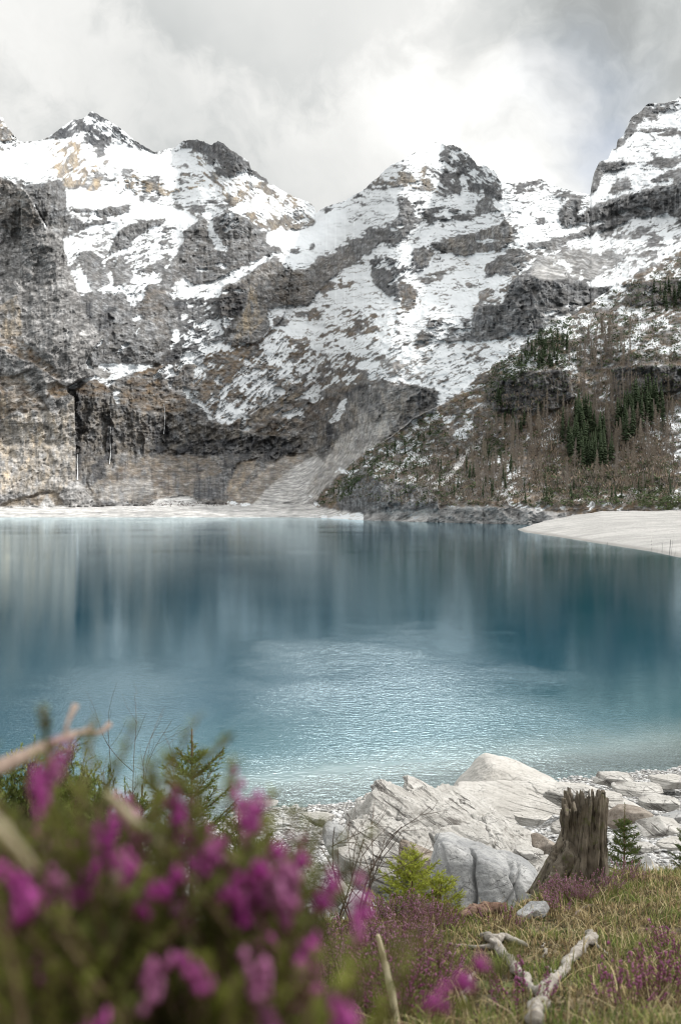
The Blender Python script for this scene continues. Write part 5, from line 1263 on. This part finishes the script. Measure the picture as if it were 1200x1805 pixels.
# out-of-focus heather right under the lens
sp_near = [sprig(800 + i, .12, 120, 15, (.82, .97), 1.0) for i in range(5)]
sp_nearl = [sprig(820 + i, .15, 170, 0, (.5, .9), 1.0) for i in range(4)]
near_spec = [
 ('blurred magenta heather at the left edge of the picture', [(0,1290,.36),(62,1425,.42),(20,1530,.36),(95,1610,.40),(60,1450,.40)], [(100,1270,.42),(40,1350,.45),(30,1470,.40),(10,1600,.35),(60,1560,.38)]),
 ('blurred heather with dark magenta blooms below the dead branch', [(140,1410,.42),(165,1440,.40),(120,1445,.44),(200,1385,.44),(225,1400,.46),(182,1640,.40),(95,1385,.5)], [(130,1235,.45),(200,1310,.44),(150,1500,.40),(180,1380,.42),(110,1520,.4),(230,1500,.44)]),
 ('blurred heather with a tall green shoot left of the spruce top', [(255,1440,.42),(262,1395,.44),(330,1520,.44),(240,1430,.46)], [(305,1360,.40),(312,1390,.38),(300,1420,.41),(345,1500,.42),(280,1500,.4),(330,1450,.42),(295,1345,.42)]),
 ('blurred heather with a magenta bloom over the spruce', [(395,1375,.45),(385,1390,.44),(405,1385,.47),(360,1600,.44)], [(398,1350,.42),(395,1420,.42),(420,1500,.42),(380,1520,.40),(440,1470,.44),(460,1520,.43)]),
 ('blurred heather leaning over the gravel beach', [(480,1430,.46),(490,1445,.45),(530,1465,.44),(545,1480,.42),(540,1520,.42),(525,1500,.44),(470,1570,.42)], [(505,1415,.46),(515,1445,.44),(500,1520,.42),(550,1560,.42),(520,1600,.40),(480,1500,.45)]),
 ('strongly blurred magenta heather furthest right above the mauve bushes', [(590,1600,.40),(615,1592,.40),(595,1620,.38),(560,1650,.40),(570,1580,.42),(540,1575,.42),(600,1600,.41)], [(570,1540,.42),(560,1660,.4),(530,1620,.4),(545,1700,.38)]),
 ('blurred magenta heather at the bottom edge of the picture', [(560,1765,.38),(600,1740,.38),(600,1800,.34)], [(500,1740,.38),(440,1760,.36),(400,1740,.37),(460,1700,.4)]),
 ('blurred green heather foliage filling the lower left corner', [(330,1700,.44)], [(40,1680,.36),(120,1700,.38),(200,1680,.40),(260,1640,.4),(320,1620,.40),(380,1660,.38),(230,1740,.36),(150,1760,.34),(320,1720,.37),(60,1760,.34),(420,1620,.42),(430,1690,.4),(200,1580,.42),(260,1570,.42)])]
sq = lambda L: [((x if x < 400 else 400 + (x - 400) * .66), y, D) for x, y, D in L]
near_spec = [(a_, sq(b_), sq(c_)) for a_, b_, c_ in near_spec]
for i, (lab, fl_, gr_) in enumerate(near_spec):
    r = np.random.RandomState(1000 + i)
    xm = np.mean([p[0] for p in fl_ + gr_]); c = Vector(((xm - 600) / FP * .42, .42, float(bank((xm - 600) / FP * .42, .42))))
    root = empty('heather_bush', c, lab, 'heather', 'blurred heather close to the camera')
    tips = [[], [], []]
    for which, lst, rep in ((0, fl_, 2), (1, gr_, 3)):
        for (x, y, D) in lst:
            for k in range(rep):
                DD = D + (r.uniform(-.01, .07) if which == 0 else r.uniform(.02, .15))
                q_ = ray(x + r.normal() * (22 if which == 0 else 9), y + abs(r.normal()) * (30 if which == 0 else 14) + (4 if which else -14), DD) - c
                sc_ = r.uniform(.8, 1.15); tl = (r.normal() * .07, r.normal() * .12)
                hh_ = (.13 if which == 0 else .15) * sc_
                tips[which].append(((q_.x - hh_ * tl[0], q_.y - hh_ * tl[1], q_.z - hh_), sc_, tl))
    # older, leafy growth underneath that carries the shoots
    for k in range(60):
        x = min(r.uniform(min(p[0] for p in fl_ + gr_) - 40, max(p[0] for p in fl_ + gr_) + 20), 500 - 25 * r.rand()); top = float(np.interp(x, [0, 200, 300, 400, 440, 490, 520], [1400, 1430, 1480, 1530, 1560, 1660, 1800]))
        DD = r.uniform(.52, 1.0); y = top + r.uniform(20, 420)
        q_ = ray(x, y, DD) - c; sc_ = r.uniform(.7, 1.1); tl = (r.normal() * .10 - .05, r.normal() * .2)
        tips[2].append(((q_.x, q_.y, q_.z - .15 * sc_), sc_, tl))
    A = place(sp_near, tips[0], 5 + i); B = place(sp_nearl, tips[1], 9 + i); Cc = place(sp_nearl, tips[2], 12 + i)
    ground_stems = []
    for (P, sc_, tl) in (tips[0] + tips[1] + tips[2])[::3]:
        g1 = float(bank(P[0] + c[0], P[1] + c[1])) - c[2] - .02
        if P[2] > g1: ground_stems.append(tube(spline([(P[0] * .8, P[1], g1), (P[0] * .95, P[1] + .01, (g1 + P[2]) / 2), P], 6), np.linspace(.003, .0014, 6), 5, cap=False))
    mesh_q('stems', *merge([A[0], B[0], Cc[0]] + ground_stems), M_hst, root)
    mesh_q('foliage', *merge([A[1], B[1]]), M_hln, root)
    mesh_q('old_growth', *merge([Cc[1]]), M_hold, root)
    for tp_ in tips[0]:
        mesh_q('flower_spike', *place(sp_near, [tp_], int(abs(tp_[0][0]) * 1e4) % 997)[2], M_hfd if int(abs(tp_[0][0]) * 1e4) % 3 else M_hfm, root)
# dead branch and straw in front of the lens
def freeform(name, pts, rads, label, cat, mat, sub=()):
    c = ray(*pts[0]); root = empty(name, c, label, cat)
    f = lambda L: [tuple(ray(*p) - c) for p in L]
    mesh_q('stem', *tube(spline(f(pts), 30), np.interp(np.linspace(0, 1, 30), np.linspace(0, 1, len(rads)), rads), 8, 3, .3), mat, root, True)
    for (p_, r0) in sub:
        mesh_q('side_twig', *tube(spline(f(p_), 16), np.interp(np.linspace(0, 1, 16), np.linspace(0, 1, len(r0)), r0), 6, 5, .3), mat, root, True)
M_dead = simple_mat('grey_dead_wood', (.22, .16, .13), (.34, .26, .21), 60)
M_straw = simple_mat('pale_straw', (.52, .45, .31), (.66, .60, .44), 20, transl=.3)
freeform('dead_branch', [(-60, 1380, .62), (0, 1352, .66), (60, 1325, .7), (110, 1302, .75), (150, 1290, .8), (175, 1294, .86), (192, 1278, .9)], (.0065, .0055, .0042, .0032, .0025, .0022, .0028), 'bare grey dead branch reaching in from the left edge', 'branch', M_dead,
         [([(140, 1294, .78), (155, 1285, .8), (166, 1276, .84)], (.0022, .0018, .0012)), ([(112, 1302, .75), (118, 1275, .76), (132, 1245, .78)], (.0018, .0015, .0030))])
freeform('dry_grass_stalk', [(-40, 1425, .30), (0, 1465, .31), (30, 1500, .32), (60, 1535, .34)], (.0019, .0019, .0017, .0012), 'thick pale dry stalk cutting across the left edge', 'grass stalk', M_straw)
freeform('dry_grass_stalk', [(190, 1400, .44), (225, 1440, .45), (270, 1480, .47), (320, 1530, .5)], (.0016, .0024, .0020, .0014), 'beige dry stalk slanting down under the magenta blooms', 'grass stalk', M_straw)
freeform('dry_grass_stalk', [(222, 1505, .44), (210, 1545, .44), (200, 1590, .45)], (.0014, .0030, .0016), 'short beige dry leaf among dark heather', 'grass stalk', M_straw)
freeform('dry_grass_stalk', [(666, 1650, 2.3), (678, 1700, 2.3), (692, 1760, 2.25), (704, 1830, 2.2)], (.004, .008, .009, .007), 'upright straw stem in front of the middle heather', 'grass stalk', M_straw)
freeform('dry_grass_stalk', [(738, 1578, 5.4), (736, 1600, 5.4), (733, 1634, 5.4)], (.006, .010, .006), 'short straw stem beside the bright green spruce', 'grass stalk', M_straw)
# young spruces
M_nb = leafmat('bright_spruce_needles', (.30, .35, .045), (.46, .50, .09)); M_nd = leafmat('spruce_needles', (.11, .15, .035), (.20, .24, .06)); M_nk = leafmat('dark_spruce_needles', (.06, .095, .025), (.12, .16, .04))
M_sb = simple_mat('spruce_bark', (.13, .085, .05), (.20, .14, .08), 50)
def young_spruce(loc, h_, spread, label, seed, mat, whorls=9, needle=.016, dens=1.0, bushy=0, nper=6, group=None, tipbare=.16):
    r = np.random.RandomState(seed); root = empty('young_spruce', loc, label, 'spruce sapling', group)
    wood = [tube(spline([(0, 0, -.05), (r.normal() * .01, 0, h_ * .5), (0, 0, h_)], 16), np.linspace(.011, .003, 16) * (h_ ** .5), 7)]
    segs = [(np.array([0, 0, h_ * .80]), np.array([0, 0, h_]), 1.0)]
    for k in range(whorls):
        t = k / (whorls - 1 + 1e-6); z = h_ * (.05 + (.95 - tipbare) * (1 - (1 - t) ** 1.15))
        L = spread * (1 - .80 * t) * r.uniform(.85, 1.1)
        nb_ = nper + r.randint(0, 2)
        for j in range(nb_):
            a = j / nb_ * 6.283 + r.normal() * .25 + k; ll = L * r.uniform(.65, 1.15); up = .25 + .55 * t + r.normal() * .08
            d = np.array([math.cos(a), math.sin(a), up]); b0 = np.array([0, 0, z]); b1 = b0 + d * ll * .55; b2 = b1 + np.array([d[0], d[1], up + .25]) * ll * .45
            wood.append(tube([b0, (b0 + b1) / 2, b1, b2], [.0032, .0026, .002, .001], 4, cap=False)); segs += [(b0 + (b1 - b0) * .15, b1, .9), (b1, b2, 1.0)]
            for s_ in np.arange(.25, .98, .13 if ll > .1 else .24):
                p = b0 + (b1 - b0) * s_ * 1.6 if s_ < .6 else b1 + (b2 - b1) * (s_ - .6) * 2.2
                for sg in (-1, 1):
                    aa = a + sg * r.uniform(.6, 1.0); l2 = ll * .42 * (1.05 - s_) * r.uniform(.7, 1.2) + .015
                    e = p + np.array([math.cos(aa), math.sin(aa), up * .6 + .1 * r.normal()]) * l2
                    segs.append((p, e, .9)); wood.append(tube([p, (p + e) / 2, e], [.0014, .0011, .0007], 3, cap=False))
    VV = []
    for p, e, g in segs:
        l_ = np.linalg.norm(e - p); n = max(4, int(l_ / .0034 * dens)); t = r.rand(n)[:, None]; ax = (e - p) / (l_ + 1e-9)
        a = r.rand(n) * 6.283; u = np.cross(ax, [0.3, .2, .9]); u /= np.linalg.norm(u); v = np.cross(ax, u)
        d = u[None] * np.cos(a)[:, None] + v[None] * np.sin(a)[:, None] + ax[None] * .9
        d /= np.linalg.norm(d, axis=1)[:, None]; q0 = p[None] + (e - p)[None] * t; s_ = np.cross(d, ax[None]); s_ = s_ / (np.linalg.norm(s_, axis=1)[:, None] + 1e-9) * .0021 * (needle / .016)
        VV.append(np.stack([q0 - s_, q0 + s_, q0 + d * needle * g * r.uniform(.7, 1.1, (n, 1))], 1))
    VV = np.concatenate(VV).reshape(-1, 3)
    V, F = merge(wood); mesh_q('trunk_and_branches', V, F, M_sb, root, True)
    mesh_np('needles', VV, np.arange(len(VV)).reshape(-1, 3), mat, root)
    return root
def at_tip(px, py, D, h_): p = ray(px, py, D); return (p.x, p.y, p.z - h_)
young_spruce(at_tip(338, 1286, 4.4, 1.05), 1.05, .46, 'slim green young spruce with a bare leader rising against the water', 41, M_nd, 10, .020, tipbare=.15, group=None)
young_spruce(at_tip(420, 1425, 4.6, .70), .70, .36, 'bushy young spruce low on the right of the slim one', 42, M_nd, 8, .018)
young_spruce(at_tip(470, 1470, 4.9, .55), .55, .30, 'small green spruce reaching over the pebble beach', 46, M_nd, 7, .018)
young_spruce(at_tip(250, 1385, 4.5, .75), .75, .40, 'young spruce half hidden left of the slim one', 47, M_nk, 8, .018)
young_spruce(at_tip(726, 1514, 5.6, .42), .42, .33, 'bright yellow green dwarf spruce in front of the grey boulder', 43, M_nb, 7, .020, 1.1, nper=8, tipbare=.05)
young_spruce(at_tip(778, 1556, 5.5, .27), .27, .20, 'second bright green spruce tuft low beside the dwarf spruce', 48, M_nb, 5, .018, 1.1, nper=8, tipbare=.05)
young_spruce(at_tip(1102, 1418, 8.3, .60), .60, .26, 'small dark green spruce with thin reddish leader right of the stump', 44, M_nk, 7, .024, .8, tipbare=.3)
young_spruce(at_tip(1215, 1452, 8.2, .42), .42, .22, 'dark spruce twig cut by the right edge', 45, M_nk, 6, .024, .8)
# juniper-like shrub on the left and bare shrubs
def leafy_shrub(loc, w_, h_, label, seed, mat, n=2000, cat='shrub', name='juniper_shrub'):
    r = np.random.RandomState(seed); root = empty(name, loc, label, cat); wood = []; L = []
    for k in range(34):
        a = r.rand() * 6.283; rr_ = r.uniform(.2, 1.0) * w_; top = np.array([rr_ * math.cos(a), rr_ * math.sin(a) * .6, h_ * r.uniform(.55, 1.0) * (1 - .35 * (rr_ / w_) ** 2)])
        mid = top * np.array([.45, .45, .55]) + r.normal(size=3) * .02
        pts = spline([(0, 0, -.05), mid, top], 14); wood.append(tube(pts, np.linspace(.006, .0012, 14), 5, cap=False))
        for _ in range(n // 34):
            i = r.randint(5, 14); p = pts[i] + r.normal(size=3) * .012
            e = p + r.normal(size=3) * .035 + np.array([0, 0, .035]); L.append((p, e))
            wood.append(tube([p, (p + e) / 2, e], [.0013, .001, .0006], 3, cap=False))
    VV = []
    for p, e in L:
        m_ = 26; t = r.rand(m_, 1); q0 = p + (e - p) * t; d = r.normal(size=(m_, 3)) + (e - p) / np.linalg.norm(e - p) * 1.2; d /= np.linalg.norm(d, axis=1)[:, None]
        s_ = np.cross(d, [0, 0, 1.0]); s_ = s_ / (np.linalg.norm(s_, axis=1)[:, None] + 1e-9) * .0032; VV.append(np.stack([q0 - s_, q0 + s_, q0 + d * .018], 1))
    VV = np.concatenate(VV).reshape(-1, 3)
    V, F = merge(wood); mesh_q('branches', V, F, M_sb, root); mesh_np('leaves', VV, np.arange(len(VV)).reshape(-1, 3), mat, root)
M_jl = leafmat('juniper_leaves', (.13, .18, .045), (.26, .31, .09))
leafy_shrub(at_tip(90, 1312, 4.0, .75), .30, .75, 'feathery light green shrub behind the dead branch', 51, M_jl)
leafy_shrub(at_tip(165, 1350, 4.2, .70), .25, .70, 'darker green shrub between the dead branch and the young spruces', 52, M_nd)
leafy_shrub(at_tip(20, 1335, 4.1, .75), .28, .75, 'green shrub at the left edge under the dead branch', 53, M_jl)
def bare_shrub(loc, h_, label, seed, n=7, spread=.35, thick=.004):
    r = np.random.RandomState(seed); root = empty('bare_shrub', loc, label, 'bare shrub')
    def grow(p, d, l_, rad, lev):
        pts = [p]
        for k in range(5):
            d = d + r.normal(size=3) * .13 + np.array([0, 0, .03]); d /= np.linalg.norm(d); pts.append(pts[-1] + d * l_ / 5)
        out = [tube(spline(pts, 9), np.linspace(rad, rad * .5, 9), 5, cap=False)]
        if lev < 2:
            for k in range(3):
                i = r.randint(2, 6); nd_ = d + r.normal(size=3) * .55; nd_ /= np.linalg.norm(nd_); out += grow(pts[i], nd_, l_ * r.uniform(.35, .6), rad * .55, lev + 1)
        return out
    for k in range(n):
        a = r.uniform(0, 6.283); d = np.array([math.cos(a) * spread, math.sin(a) * spread, 1.0])
        V, F = merge(grow(np.array([0, 0, -.03]), d / np.linalg.norm(d), h_ * r.uniform(.7, 1), thick, 0)); mesh_q('stem', V, F, M_twig, root)
bare_shrub(at_tip(628, 1425, 5.0, .62), .66, 'leafless dark shrub in front of the large pale slab', 61, 5, .32, .0045)
bare_shrub(at_tip(225, 1325, 4.6, .70), .70, 'leafless fine twigs left of the young spruces', 62, 6, .3, .003)
bare_shrub(at_tip(585, 1465, 4.8, .5), .5, 'short leafless twigs beside the blurred flowers', 63, 4, .3, .004)
